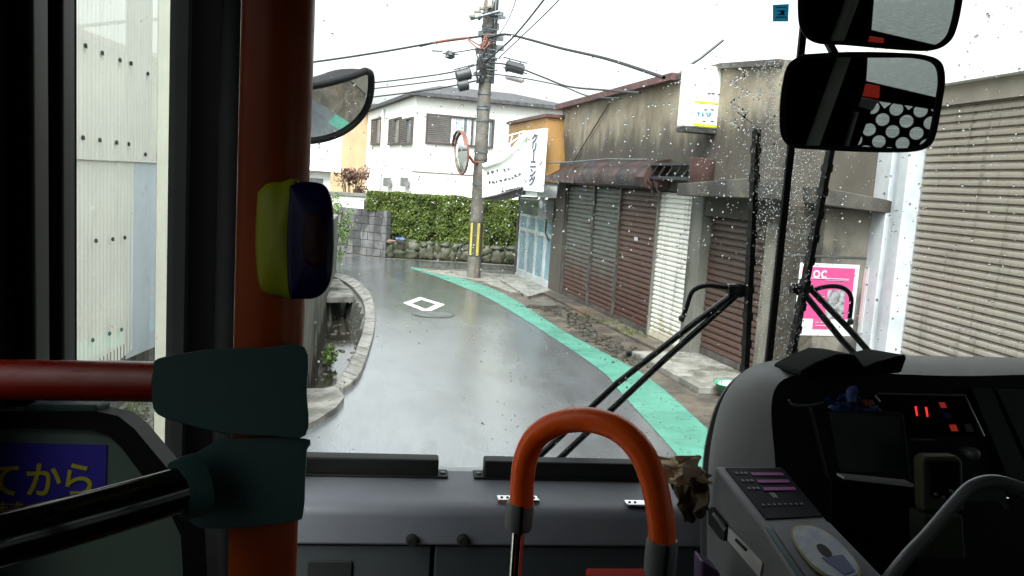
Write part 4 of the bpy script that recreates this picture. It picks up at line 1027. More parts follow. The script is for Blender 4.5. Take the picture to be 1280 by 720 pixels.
# =================================================================== UTILITY POLE
pb = Z(592, 347); px_, py_ = pb.x, pb.y
PD = ray(600, 300)
def PP(x, y, off=0.0):       # point at the pole's distance
    d = ray(x, y); t_ = (py_+off)/d.y; return EYE+d*t_
up_ = thing('utility_pole', 'grey concrete utility pole with yellow stripes and cable clutter', 'pole', (px_, py_, 0))
hp = 9.5
B().tube([(px_, py_, 0), (px_, py_, 3), (px_, py_, hp)], [.142, .13, .098], 24).build('shaft', M['pole'], up_, smooth='auto')
zy0, zy1 = PP(594, 320).z, PP(594, 277).z
B().tube([(px_, py_, zy0), (px_, py_, zy1)], [.1445, .1415], 24, cap=False).build('warning_sheet', M['pole_black'], up_, smooth=True)
b = B()
for k in range(6):
    a = k*math.pi/3-.5
    for j in range(3):
        a0_, a1_ = a+j*.13, a+(j+1)*.13
        b.add([(px_+.1462*math.cos(t_), py_+.1462*math.sin(t_), z) for z in (zy0+.02, zy1-.02) for t_ in (a0_, a1_)], [(0, 1, 3, 2)])
b.build('yellow_stripe', M['pole_yellow'], up_, smooth=True)
b = B(); rng = random.Random(9)
for yy in (20, 34, 40, 47, 58, 66, 72, 78, 84, 92, 102, 118, 133, 137, 152, 191, 200, 232):
    z = PP(600, yy).z; r_ = lerp(.13, .098, max(0, z-3)/6.5)
    b.tube([(px_, py_, z), (px_, py_, z+.045)], r_+.014, 20)
b.build('band', M['steel'], up_, smooth='auto')
b = B()
for yy in (18, 22, 36, 45, 50, 62, 68, 75, 81, 88, 96):
    z = PP(600, yy).z; sd = rng.choice((-1, 1)); b.box(px_+sd*.1, px_+sd*rng.uniform(.18, .34), py_-.12, py_-.04, z, z+rng.uniform(.04, .12))
    b.tube([(px_+rng.uniform(-.3, -.1), py_-.17, z), (px_+rng.uniform(.1, .3), py_-.17, z+rng.uniform(-.05, .05))], .012, 5)
b.build('bracket', M['steel'], up_)
b = B()
for (x, y) in ((597, 16), (590, 22), (602, 12), (612, 10)):
    c = PP(x, y, -.3); b.tube([c, c+Vector((0, 0, .1)), c+Vector((0, 0, .22))], [.07, .04, .06], 10)
b.build('insulator', M['porcelain'], up_, smooth=True)
b = B(); b.tube([PP(588, 24, -.3), PP(625, 14, -.3)], .03, 6); b.tube([PP(598, 25, -.25), PP(616, 8, -.25), PP(618, 0, -.2)], .025, 6); b.build('crossarm', M['steel'], up_)
b = B(); 
for pts in (((582, 47), (588, 50), (602, 57), (606, 46)), ((602, 60), (608, 52), (607, 44)), ((598, 57), (610, 48), (607, 42)), ((585, 50), (597, 60), (604, 60)), ((607, 60), (612, 55), (620, 54)), ((600, 58), (606, 61), (612, 52))):
    b.tube(smooth_path([PP(x, y, -.2) for x, y in pts], 4), .013, 5)
b.build('cable_wrap', M['orange_plastic'], up_, smooth=True)
b = B()
for k in range(7):
    b.tube(smooth_path([PP(600+rng.uniform(-7, 9), 62, -.18), PP(600+rng.uniform(-8, 10), 76, -.22), PP(600+rng.uniform(-7, 8), 90, -.2), PP(600+rng.uniform(-5, 6), 104, -.17)], 4), .013, 5)
b.build('hanging_cable', M['black_cable'], up_, smooth=True)
b = B(); b.tube([(px_+.14, py_-.12, 3.9), (px_+.14, py_-.12, 7.8)], .03, 6); b.build('riser_pipe', M['closure'], up_)
# closures on the cables (each hangs from its cable)
for (x0, y0, x1, y1, lb, r_, mm_) in ((570, 96, 589, 91, 'dark cable closure hanging beside the pole over the house roof', .12, 'closure'),
                         (572, 108, 586, 105, 'smaller dark cable closure below another beside the pole', .11, 'closure'),
                         (632, 82, 655, 88, 'dark cable closure hanging on the shop side of the pole', .12, 'closure'),
                         (632, 93, 655, 99, 'pale grey cable box below the dark closure', .09, 'alu')):
    a, c_ = PP(x0, y0, -.1), PP(x1, y1, -.1); ax = (c_-a)
    o = thing('cable_closure', lb, 'cable closure', (a+c_)/2, group='cable closures by the pole')
    B().tube([a, a+ax*.08, a+ax*.92, c_], [r_*.6, r_, r_, r_*.6], 12).build('casing', M[mm_], o, smooth='auto')
    b = B(); b.tube([a-ax*.15+Vector((0, 0, r_+.03)), c_+ax*.15+Vector((0, 0, r_+.03))], .012, 5)
    for f_ in (.2, .8): b.tube([a+ax*f_+Vector((0, 0, r_-.01)), a+ax*f_+Vector((0, 0, r_+.04))], .01, 5)
    b.build('hanger', M['black_cable'], o)
c = PP(546, 58, -.1); a_ = thing('pale_cable_box', 'small pale box hanging on the orange sleeved cable', 'cable box', c)
B().box(c.x-.1, c.x+.12, c.y-.08, c.y+.08, c.z-.1, c.z).build('case', M['alu'], a_, bevel=.02); B().tube([c, c+Vector((0, 0, .1))], .01, 5).build('hook', M['black_cable'], a_)
c = PP(563, 69, -.1); tag(B().ell(c, .1, .08, .08, 10, 6, jit=.6).tube([c-Vector((.15, 0, -.02)), c+Vector((.16, 0, .03))], .014, 5).build('wire_clamp', M['closure']), 'dark wire clamp on a thin cable near the pole', 'clamp')

# wires
def wire(pts, r_, label, m_='black_cable', dep=None, n=6):
    P = [PP(x, y, o_) for x, y, o_ in pts]
    tag(B().tube(smooth_path(P, n), r_, 6, cap=False).build('overhead_wire', M[m_], smooth=True), label, 'wire', 'overhead wires')
wire([(240, 95, 3), (380, 79, 2), (470, 66, 1), (540, 54, .4), (590, 47, -.1), (603, 45, -.2)], .022, 'thick cable with an orange end running from the pole over the siding house', )
wire([(525, 57.5, .6), (545, 52.8, .35), (565, 49.5, .1), (588, 46.8, -.12)], .025, 'orange sleeve on the thick cable beside the pole', 'orange_plastic')
wire([(610, 47, -.2), (632, 43, -.5), (660, 49, -1.5), (700, 60, -3), (760, 74, -5), (830, 97, -7)], .024, 'thick cable sagging from the pole to the shop roof')
wire([(250, 120, 3), (400, 108, 2), (470, 103, 1), (535, 95, .3), (570, 89, 0), (598, 80, -.2)], .014, 'thin cable from the pole passing above the bus side mirror')
wire([(250, 135, 3), (420, 116, 2), (500, 107, 1), (570, 98, 0), (600, 93, -.2)], .012, 'thin cable just over the grey roof edge')
wire([(300, 148, 3), (440, 125, 2), (540, 112, .8), (600, 100, -.2)], .015, 'cable crossing low before the grey roof')
wire([(565, 66, .1), (585, 63, 0), (600, 60, -.2)], .012, 'short thin wire joining the pole beside the orange wrap')
wire([(610, 78, -.2), (640, 82, -.6), (680, 97, -2), (710, 108, -3), (760, 113, -5), (800, 116, -7)], .016, 'cable from the pole reaching the shop roof edge')
wire([(612, 92, -.2), (650, 97, -.6), (700, 107, -2), (735, 120, -4), (775, 123, -6)], .012, 'thin lower cable from the pole to the shop roof')
wire([(606, 78, -.2), (640, 48, -2), (678, 2, -5), (700, -30, -7)], .016, 'steep wire rising overhead from the pole, the thicker of two')
wire([(624, 72, -.5), (660, 38, -3), (689, 10, -5), (715, -18, -7)], .010, 'steep wire rising overhead from the pole, the thinner of two')
wire([(608, 60, -.2), (625, 42, -1), (640, 14, -3), (650, -20, -5)], .008, 'faint wire rising beside the top of the pole')
# stub mast on shop roof: cable entry
a = onf(SH, S(832, 98)[0], .1, S(832, 100)[1]); e_ = a+(D(862, 74, 12)-D(832, 98, 12))*1.1
tag(B().tube([a, lerp(a, e_, .5)+Vector((0, 0, .03)), e_, e_+(e_-a)*.8], .02, 6).build('service_wire', M['black_cable']), 'cable stub rising from the shop roof edge beside the white lightbox', 'wire')

# street convex mirror
c = PP(577, 191, -.4); nrm = (RT*-.62+ (EYE-c).normalized()*.32+Vector((0, 0, -.05))).normalized()
nrm = (RT*-.93+(EYE-c).normalized()*.36).normalized()
tm = thing('traffic_mirror', 'round orange rimmed convex mirror fixed to the utility pole', 'mirror', c)
ax = nrm; e1_ = ax.cross(Vector((0, 0, 1))).normalized(); e2_ = e1_.cross(ax)
rad = .40; b = B(); nr, nn = 8, 32
for i in range(nr+1):
    r_ = rad*i/nr; hgt = .09*(1-(i/nr)**2)
    for j in range(nn): b.v.append(c+ax*hgt+e1_*r_*math.cos(j*2*math.pi/nn)+e2_*r_*math.sin(j*2*math.pi/nn))
for i in range(nr):
    for j in range(nn): b.f.append((i*nn+j, i*nn+(j+1) % nn, (i+1)*nn+(j+1) % nn, (i+1)*nn+j))
b.build('mirror_face', M['mirror'], tm, smooth=True)
B().tube([c+e1_*(rad+.01)*math.cos(j*2*math.pi/nn)+e2_*(rad+.01)*math.sin(j*2*math.pi/nn) for j in range(nn+1)], .022, 8, cap=False).build('rim', M['orange_plastic'], tm, smooth=True)
b = B(); nr = 5
for i in range(nr+1):
    r_ = rad*i/nr; hgt = -.10*(1-(i/nr)**2)-.01
    for j in range(nn): b.v.append(c+ax*hgt+e1_*r_*math.cos(j*2*math.pi/nn)+e2_*r_*math.sin(j*2*math.pi/nn))
for i in range(nr):
    for j in range(nn): b.f.append((i*nn+j, i*nn+(j+1) % nn, (i+1)*nn+(j+1) % nn, (i+1)*nn+j))
b.build('back_shell', M['orange_plastic'], tm, smooth=True)
B().tube([c-ax*.1, PP(592, 203, -.25), Vector((px_, py_, PP(598, 203).z))], .03, 8).build('arm', M['orange_plastic'], tm)
b = B()
for j in range(7): 
    a0_ = math.pi*(.15+.1*j)
hood = [c+ax*.02+e1_*(rad+.03)*math.cos(a_)+e2_*(rad+.03)*math.sin(a_) for a_ in [math.pi*(.1+.8*i/16) for i in range(17)]]
b.v = hood+[p+ax*.06 for p in hood]; b.f = [(i, i+1, 18+i, 17+i) for i in range(16)]
b.build('hood', M['orange_plastic'], tm, smooth=True)

# =================================================================== BUS BODY
WY = 1.85                        # windshield plane
LX, RX = -0.38, 1.78
bus = thing('bus', 'dark interior of the bus with the big wet windscreen in front', 'bus', (0.7, 0, 0.35))
b = B(); b.box(LX, RX, -6, WY-.05, .30, .35); b.build('floor', M['black_soft'], bus)
b = B(); b.box(LX-.05, RX+.05, -6.05, WY+.02, 2.60, 2.68); b.build('roof', M['black_soft'], bus)
# left wall with door opening (Y .97..1.32) and solid elsewhere; rear windows
dY0, dY1 = Xp(96, 300, LX).y, Xp(209, 300, LX-.03).y
b = B(); b.box(LX-.05, LX, -6, -2.6, .35, 2.6); b.box(LX-.05, LX, -2.6, dY0, .35, 1.25); b.box(LX-.05, LX, -2.6, dY0, 2.3, 2.6); b.box(LX-.05, LX, .70, dY0, 1.25, 2.3); b.box(LX-.05, LX, -2.6, -1.2, 1.25, 2.3); b.box(LX-.05, LX, -1.2, .70, 1.25, 1.75); b.box(LX-.05, LX, dY0, dY1, 2.45, 2.6); b.build('side_wall', M['black_soft'], bus)
b = B(); b.box(LX-.03, LX+.0, dY1, WY-.001, .35, 2.6); b.hexa([(LX, 1.55, .35), (LX+.09, WY-.04, .35), (LX+.09, WY, .35), (LX, WY, .35)], [(LX, 1.55, 2.6), (LX+.09, WY-.04, 2.6), (LX+.09, WY, 2.6), (LX, WY, 2.6)])
b.build('front_pillar', M['black_soft'], bus)
b = B()
for (xa, xb) in ((43, 63), (79, 95)):
    ya, yb = Xp(xa, 300, LX+.02).y, Xp(xb, 300, LX+.02).y; b.box(LX+.001, LX+.02, ya, yb, .8, 2.55)
b.build('door_trim', mat('satin_dark_trim', (.010, .011, .013), rough=.5), bus, bevel=.004)
b = B(); ya, yb = Xp(276, 300, LX+.03).y, Xp(293, 300, LX+.03).y
b.tube([(LX+.06, Xp(286, 300, LX+.06).y, .4), (LX+.06, Xp(286, 300, LX+.06).y, 2.6)],   .022, 12); b.build('pillar_rail', M['black_soft'], bus, smooth='auto')
b = B(); b.add([(LX-.02, dY0, .5), (LX-.02, dY1, .5), (LX-.02, dY1, 2.45), (LX-.02, dY0, 2.45)], [(0, 1, 2, 3)]); b.build('door_glass', M['windshield'], bus)
B().add([(LX-.02, -1.2, 1.75), (LX-.02, .70, 1.75), (LX-.02, .70, 2.3), (LX-.02, -1.2, 2.3)], [(0, 1, 2, 3)]).build('window', M['side_glass'], bus)
b = B(); b.box(LX-.05, LX+.0, dY0, dY1, .35, .5); b.build('door_sill', M['black_soft'], bus)
# right wall with windows
b = B(); wins = [(-5.4, -4.2), (-4.0, -2.8), (-2.6, -1.4), (-1.2, .2)]
b.box(RX, RX+.05, -6, 1.8, .35, 1.35); b.box(RX, RX+.05, -6, WY, 2.25, 2.6)
prev = -6
for a_, c_ in wins: b.box(RX, RX+.05, prev, a_, 1.35, 2.25); prev = c_
b.box(RX, RX+.05, prev, .5, 1.35, 2.25); b.box(RX, RX+.05, 1.55, WY-.0, .35, 2.25)
b.build('side_wall', M['black_soft'], bus)
for a_, c_ in wins+[(.5, 1.55)]:
    B().add([(RX+.02, a_, 1.35), (RX+.02, c_, 1.35), (RX+.02, c_, 2.25), (RX+.02, a_, 2.25)], [(0, 1, 2, 3)]).build('window', M['side_tint'], bus)
# front: header, lower nose, glass
b = B(); b.box(LX-.05, RX+.05, WY-.02, WY+.03, 2.545, 2.6); b.build('windscreen_header', M['black_soft'], bus)
zD_ = Yp(500, 579, WY).z
b = B(); b.box(LX-.05, RX+.05, WY, WY+.05, .35, zD_-.02); b.build('nose', M['white_metal'], bus, bevel=.01)
b = B(); b.add([(LX, WY, zD_-.02), (RX, WY, zD_-.02), (RX, WY, 2.545), (LX, WY, 2.545)], [(0, 1, 2, 3)]); ws = b.build('windshield', M['windshield'], bus)
xs_ = Yp(982, 250, WY).x
b = B().box(xs_-.0075, xs_+.0075, WY-.004, WY+.006, zD_-.02, 2.545); b.build('windscreen_seam', M['black_rubber'], bus)
st_ = Q(Yp(966, 6, WY-.003), Yp(986, 5, WY-.003), Yp(985, 27, WY-.003), Yp(966, 27, WY-.003))
stk = thing('inspection_sticker', 'small square cyan sticker high on the windscreen', 'sticker', st_.p(.5, .5))
st_.plate(B(), 0, 0, 1, 1, 0, .001).build('sheet', M['sticker_cyan'], stk)
b = B()
for (u0, v0_, u1, v1_) in ((.2, .15, .8, .2), (.3, .35, .75, .42), (.5, .42, .7, .6), (.3, .55, .75, .62), (.2, .72, .85, .78)): st_.plate(b, u0, v0_, u1, v1_, .0012, .0018)
b.build('print', M['sign_blue'], stk)

# ledge under the windscreen
lg = thing('front_ledge', 'blue grey dashboard ledge with dark locker doors under the windscreen', 'dashboard', (.1, 1.6, .35))
yE = None
zL = zD_-.012
d_ = ray(500, 632); yE = d_.y*((zL-EYE.z)/d_.z)
x0, x1 = LX+.002, Yp(893, 620, yE).x
prof = [(WY-.004, zL), (yE+.03, zL), (yE+.008, zL-.008), (yE, zL-.024), (yE-.001, zL-.085), (WY-.01, zL-.085)]
B().prism([(x0, y, z) for y, z in prof], (x1-x0, 0, 0)).build('ledge_top', M['dash_grey'], lg, bevel=.008, seg=3)
xm = Yp(543, 660, yE+.015).x
for a_, c_ in ((x0, xm-.004), (xm+.004, Yp(640, 660, yE+.015).x), (Yp(640, 660, yE+.015).x+.006, x1)):
    o = B().box(a_, c_, yE+.012, yE+.03, .5, zL-.092).build('locker_door', M['dash_dark'], lg, bevel=.004)
B().box(x0, x1, yE+.035, WY-.01, .36, zL-.09).build('cabinet', M['black_soft'], lg)
for px2 in (515, 578):
    c = Yp(px2, 671, yE+.012); B().tube([c, c-Vector((0, .006, 0)), c-Vector((0, .022, 0)), c-Vector((0, .026, 0))], [.012, .013, .012, .009], 16).build('knob', M['black_rubber'], lg, smooth='auto')
a_, c_ = Yp(385, 700, yE+.012), Yp(439, 740, yE+.012); B().box(a_.x, c_.x, yE+.006, yE+.0115, c_.z, a_.z).build('handle', M['black_rubber'], lg, bevel=.004)
# black spacer blocks standing on the ledge
for (xa, xb, lb) in ((340, 547, 'long black spacer block on the ledge nearer the red pole'), (604, 800, 'long black spacer block on the ledge behind the orange hoop')):
    Yb = WY-.045
    A1 = Yp(xa, 597, Yb); A2 = Yp(xb, 599, Yb)
    o = thing('spacer_block', lb, 'block', ((A1.x+A2.x)/2, Yb, zL), group='black blocks on the ledge')
    B().box(A1.x, A2.x, Yb-.015, Yb+.025, zL+.003, zL+.042).build('block', M['black_plastic'], o, bevel=.004)
    e0_, e1_ = (A1.x-.02, A2.x+.022) if xa < 500 else (A1.x-.022, A2.x+.02)
    B().box(e0_, e1_, Yb-.02, Yb+.028, zL+.0005, zL+.006).build('flange', M['black_plastic'], o, bevel=.002)
    ex = A2.x+.011 if xa < 500 else A1.x-.011
    B().disc((ex, Yb+.003, zL+.0075), (0, 0, 1), .006, .003, 12).build('bolt', M['steel'], o)
# hinges
for (px2, py2, lb) in ((647, 624, 'chrome plate on the ledge behind the thinner end of the orange hoop'), (806, 630, 'chrome plate on the ledge beside the beige cloth')):
    p_ = Z(px2, py2, zL)
    o = thing('hinge_plate', lb, 'hinge', (p_.x, p_.y, zL), group='chrome plates on the ledge')
    B().box(p_.x-.043, p_.x+.043, p_.y-.016, p_.y+.012, zL+.0005, zL+.004).build('plate', M['chrome'], o, bevel=.001)
    B().tube([(p_.x-.043, p_.y-.017, zL+.003), (p_.x+.043, p_.y-.017, zL+.003)], .005, 8).build('knuckle', M['chrome'], o, smooth='auto')
    b = B()
    for dx_ in (-.034, -.022, .022, .034): b.disc((p_.x+dx_, p_.y-.002, zL+.0048), (0, 0, 1), .003, .002, 8)
    b.build('screws', M['black_rubber'], o)
# wipers ------------------------------------------------------------
WO = WY+.05
def wiper(name, label, blade, arms, hose, clips, hub, head):
    o = thing(name, label, 'wiper', Yp(*arms[0][0], WO), group='windscreen wipers')
    a_, c_ = Yp(*blade[0], WO-.025), Yp(*blade[1], WO-.025)
    B().bar(a_, c_, .012, .022, side=(0, 1, 0)).build('blade', M['black_rubber'], o)
    a2, c2 = Yp(*blade[0], WO-.008), Yp(*blade[1], WO-.008)
    b = B(); n_ = 9
    b.bar(lerp(a2, c2, .1), lerp(a2, c2, .9), .010, .010, side=(0, 1, 0))
    for k in range(n_): q = lerp(a_, c_, .08+.84*k/(n_-1)); b.bar(q-(c_-a_).normalized()*.009, q+(c_-a_).normalized()*.009, .0145, .03, side=(0, 1, 0))
    b.build('blade_holder', M['black_plastic'], o)
    for ar in arms:
        P = [Yp(x, y, WO) for x, y in ar]; B().tube(P, .0078, 10).build('arm', M['black_gloss'], o, smooth='auto')
    B().tube(smooth_path([Yp(x, y, WO+.004) for x, y in hose], 6), .0055, 8).build('hose', M['black_rubber'], o, smooth=True)
    b = B()
    for (x, y) in clips: q = Yp(x, y, WO-.004); b.ell(q, .008, .008, .009, 10, 6)
    b.build('clip', M['steel'], o, smooth=True)
    h_ = Yp(*head, WO-.006); b = B(); b.ell(h_, .020, .014, .018, 14, 8); b.bar(h_-Vector((.028, 0, 0)), h_+Vector((.022, 0, .004)), .02, .018); b.build('head', M['black_plastic'], o, smooth='auto')
    q = Yp(head[0]-10, head[1]-6, WO-.012); B().box(q.x-.008, q.x+.008, q.y-.004, q.y+.004, q.z-.003, q.z+.004).build('bolt', M['chrome'], o, bevel=.001)
wiper('windscreen_wiper', 'black wiper whose long arms rise from behind the orange hoop', ((946, 160), (930, 487)),
      [[(600, 640), (770, 480), (870, 402), (922, 364)], [(660, 610), (740, 535), (830, 450), (922, 368)]],
      [(852, 402), (858, 385), (866, 364), (884, 357), (905, 359), (922, 361)], [(786, 442), (852, 398)], None, (924, 363))
wiper('windscreen_wiper', 'black wiper before the pink poster with short visible arms', ((1038, 188), (986, 460)),
      [[(1006, 368), (1052, 425), (1102, 478)], [(1012, 360), (1060, 410), (1120, 478)]],
      [(1010, 364), (1035, 358), (1054, 360), (1064, 372), (1062, 398)], [(1063, 402)], None, (1003, 362))

# raindrops ----------------------------------------------------------
rng = random.Random(77)
b = B()
def drop(cx, cz, r_, el=1.0, ht=.55):
    k = len(b.v); n_ = 8 if r_ < .0025 else 10
    ang = rng.uniform(-.4, .4); y0 = WY+.0016
    rings = ((1.0, 0.0), (.86, .5), (.55, .84))
    for (rr_, hh_) in rings:
        for j in range(n_):
            th = 2*math.pi*j/n_; wob = 1+.14*noise.noise(Vector((cx*90, cz*90, j*.8)))
            x = r_*rr_*math.cos(th)*wob; z = r_*el*rr_*math.sin(th)*wob
            b.v.append(Vector((cx+x*math.cos(ang)-z*math.sin(ang), y0+r_*ht*hh_, cz+x*math.sin(ang)+z*math.cos(ang))))
    b.v.append(Vector((cx, y0+r_*ht, cz)))
    for i in range(2):
        for j in range(n_): b.f.append((k+i*n_+j, k+i*n_+(j+1) % n_, k+(i+1)*n_+(j+1) % n_, k+(i+1)*n_+j))
    for j in range(n_): b.f.append((k+2*n_+j, k+2*n_+(j+1) % n_, k+3*n_))
    b.f.append(tuple(k+j for j in range(n_-1, -1, -1)))
cnt = 0
def place(px0, px1, py0, py1, n_, rmin, rmax, keep=None):
    for _ in range(n_):
        x = rng.uniform(px0, px1); y = rng.uniform(py0, py1)
        if keep and rng.random() > keep(x, y): continue
        p_ = Yp(x, y, WY); r_ = rmin+(rmax-rmin)*rng.random()**2.5
        drop(p_.x, p_.z, r_, rng.uniform(.8, 1.25))
place(380, 950, 0, 330, 950, .0007, .0030, lambda x, y: 1.0 if y > 120-.05*(x-380) else .22)
place(560, 950, 100, 330, 350, .0008, .0030)
place(380, 950, 330, 580, 420, .0008, .0028, lambda x, y: .35 if x < 640 and y > 420 else .9)
place(620, 900, 380, 600, 330, .0007, .0022)
place(945, 1045, 75, 480, 7000, .0006, .0022, lambda x, y: (1.0 if 945 + .0*(y) < x < 1045-(y-60)*.12 else .1)*(1.0 if y < 300 else .55))
place(860, 1010, 80, 250, 1100, .0008, .0024, lambda x, y: max(.1, (x-860)/110))
place(1040, 1290, 0, 460, 560, .0012, .0040)
# rivulet of tiny drops
for k in range(70):
    x = 925+10*math.sin(k*.3)+rng.uniform(-3, 3); y = 85+k*1.2; p_ = Yp(x, y, WY); drop(p_.x, p_.z, rng.uniform(.0015, .003), 1.4, .25)
for k in range(60):
    x = 922+k*.45+rng.uniform(-1, 1); y = 140+k*.35; p_ = Yp(x, y, WY); drop(p_.x, p_.z, rng.uniform(.0012, .002), 1)
o = b.build('raindrops', M['water'], smooth=True)
tag(o, 'raindrops clinging to the outside of the windscreen', 'raindrops', kind='stuff')

# outside bus mirror --------------------------------------------------
MD = 2.45
c = D(405, 132, MD); target = Vector((2.5, 3.7, 0.0))
nrm = ((EYE-c).normalized()+(target-c).normalized()).normalized()
om = thing('side_mirror', 'large black rounded outside bus mirror reflecting the road', 'mirror', c)
outl = [(456, 89), (463, 92), (465.5, 100), (464, 122), (459, 138), (446, 153), (425, 165), (400, 172), (370, 175), (335, 172), (318, 155), (318, 120), (330, 110), (380, 106), (420, 97)]
def onpl(px2, py2, off=0.0):
    d = ray(px2, py2); cc = c+nrm*off; t_ = (cc-EYE).dot(nrm)/d.dot(nrm); return EYE+d*t_
P = smooth_path([onpl(*p) for p in outl]+[onpl(*outl[0])], 5)[:-1]
cen = sum(P, Vector())/len(P); Rc = .62
b = B(); nr = 14
for i in range(nr+1):
    f_ = i/nr*.965
    for p_ in P:
        q = lerp(cen, p_, f_); dd = (q-cen).length; b.v.append(q+nrm*(math.sqrt(max(Rc**2-dd**2, .01))-Rc+.02))
n_ = len(P)
for i in range(nr):
    for j in range(n_): b.f.append((i*n_+j, i*n_+(j+1) % n_, (i+1)*n_+(j+1) % n_, (i+1)*n_+j))
b.build('mirror_face', M['bus_mirror'], om, smooth=True)
b = B(); 
edge = [p_+nrm*(math.sqrt(Rc**2-((p_-cen).length)**2)-Rc+.02) for p_ in P]
b.tube(edge+[edge[0]], .011, 8, cap=False); b.build('rim', M['black_plastic'], om, smooth=True)
b = B(); 
for i in range(6):
    f_ = 1-i/5*.6
    for p_ in edge: b.v.append(lerp(cen-nrm*.08, p_-nrm*(.012+.02*i), f_))
for i in range(5):
    for j in range(n_): b.f.append((i*n_+j, i*n_+(j+1) % n_, (i+1)*n_+(j+1) % n_, (i+1)*n_+j))
b.f.append(tuple(5*n_+j for j in range(n_))); b.build('housing', M['black_plastic'], om, smooth=True)
B().tube([cen-nrm*.1, cen-nrm*.12+Vector((-.12, -.1, .2)), Vector((LX-.03, WY+.02, 2.52))], .016, 10).build('arm', M['black_plastic'], om, smooth='auto')

# red pole, bar, joints ------------------------------------------------
PDp = .60
c = D(340, 300, PDp); 
gp = thing('grab_pole', 'thick dark red vinyl grab pole rising beside the windscreen', 'grab pole', (c.x, c.y, .35))
zJ1 = D(340, 437, PDp).z
B().tube([(c.x, c.y, .35), (c.x, c.y, 2.6)], .0247, 32).build('shaft', M['vinyl_darkred'], gp, smooth='auto')
B().tube([(c.x, c.y, .35), (c.x, c.y, .37)], .05, 24).build('floor_flange', M['collar_grey'], gp, smooth='auto')
jt = thing('pole_joint', 'grey green plastic joint block clamping the bar to the red pole', 'pole joint', (c.x, c.y, zJ1-.15))
def rounded(pts_px, dep0, dep1, bulge=.0):
    b = B(); a_ = [D(x, y, dep0) for x, y in pts_px]; c_ = [D(x, y, dep1)+(D(0, 0, dep0)-D(0, 0, dep0)) for x, y in pts_px]
    off = fw*(dep1-dep0); b.prism(a_, off); return b
up_out = smooth_path([D(x, y, PDp-.035) for x, y in ((192, 452), (205, 446), (260, 437), (330, 434), (381, 434), (383, 490), (382, 544), (335, 545), (280, 542), (230, 530), (197, 518), (190, 500), (190, 470))], 4)
b = B(); b.prism(up_out, ray(388, 500)*.075); b.build('upper_clamp', M['grey_green'], jt, bevel=.010, seg=4)
lo_out = smooth_path([D(x, y, PDp-.03) for x, y in ((275, 548), (380, 548), (383, 560), (381, 600), (379, 640), (372, 651), (330, 657), (262, 661), (240, 655), (232, 640), (206, 598), (222, 580))], 4)
b = B(); b.prism(lo_out, ray(388, 600)*.065); b.build('lower_clamp', M['grey_green'], jt, bevel=.010, seg=4)
rb = thing('red_bar', 'glossy dark red horizontal handrail beside the grab pole', 'handrail', D(100, 475, PDp+.05))
B().tube([D(-160, 470, PDp+.02), D(0, 474.5, PDp+.02), D(200, 477, PDp+.02)], .0150, 28).build('tube', M['vinyl_red'], rb, smooth='auto')
# black handle arcing into the lower clamp
bh = thing('black_handrail', 'thick glossy black curved handrail running into the joint', 'handrail', D(100, 650, .44))
B().tube(smooth_path([D(-200, 700, .40), D(-60, 686, .42), (D(40, 664, .45)), D(130, 640, .49), D(240, 608, .545)], 6), .0145, 28).build('tube', M['black_gloss'], bh, smooth='auto')
b = B(); a_, c_ = D(222, 613, .54), D(252, 604, .55); b.tube([a_, lerp(a_, c_, .3), c_], [.019, .0205, .0205], 24); b.build('end_socket', M['grey_green'], bh, smooth='auto')
# stop button
sb = thing('stop_button', 'bus stop button with yellow side and dark navy face on the red pole', 'button', D(370, 300, PDp-.04))
def pillow(outline, dep, thick, dome, name, m_, par):
    """rounded case: outline traced at depth dep, domed towards the viewer, thick away from it"""
    P_ = smooth_path([D(x, y, dep) for x, y in outline]+[D(*outline[0], dep)], 4)[:-1]; n2 = len(P_); cc_ = sum(P_, Vector())/n2
    ax_ = (cc_-EYE).normalized(); b = B()
    rings = [(.90, thick), (1.0, thick*.8), (1.0, .004), (.985, -.001), (.94, -.3*dome-.001), (.82, -.62*dome), (.55, -.88*dome), (.2, -dome)]
    for f_, h_ in rings:
        for p_ in P_: b.v.append(lerp(cc_, p_, f_)+ax_*h_)
    for i_ in range(len(rings)-1):
        for j_ in range(n2): b.f.append((i_*n2+j_, i_*n2+(j_+1) % n2, (i_+1)*n2+(j_+1) % n2, (i_+1)*n2+j_))
    b.f.append(tuple(range(n2))); b.f.append(tuple((len(rings)-1)*n2+j_ for j_ in range(n2)))
    return b.build(name, m_, par, smooth=True)
pillow([(322, 240), (334, 229), (350, 227), (375, 228), (377, 300), (375, 370), (350, 371), (332, 366), (323, 352), (319, 300)], .565, .03, .012, 'side_case', M['yellow_plastic'], sb)
pillow([(362, 232), (374, 227), (395, 227), (409, 234), (416, 255), (418, 300), (416, 340), (409, 362), (395, 373), (374, 374), (361, 368), (358, 300)], .553, .035, .010, 'face', M['navy_plastic'], sb)
pillow([(378, 285), (384, 270), (394, 266), (403, 272), (407, 300), (403, 328), (394, 334), (384, 330), (378, 315)], .5428, .004, .003, 'push_button', mat('maroon_push_lens', (.045, .003, .010), rough=.35, spec=.2), sb)
# fix the button to the pole
B().box(c.x-.0, c.x+.03, c.y-.02, c.y+.02, D(340, 340, PDp).z, D(340, 260, PDp).z).build('bracket', M['black_plastic'], sb)

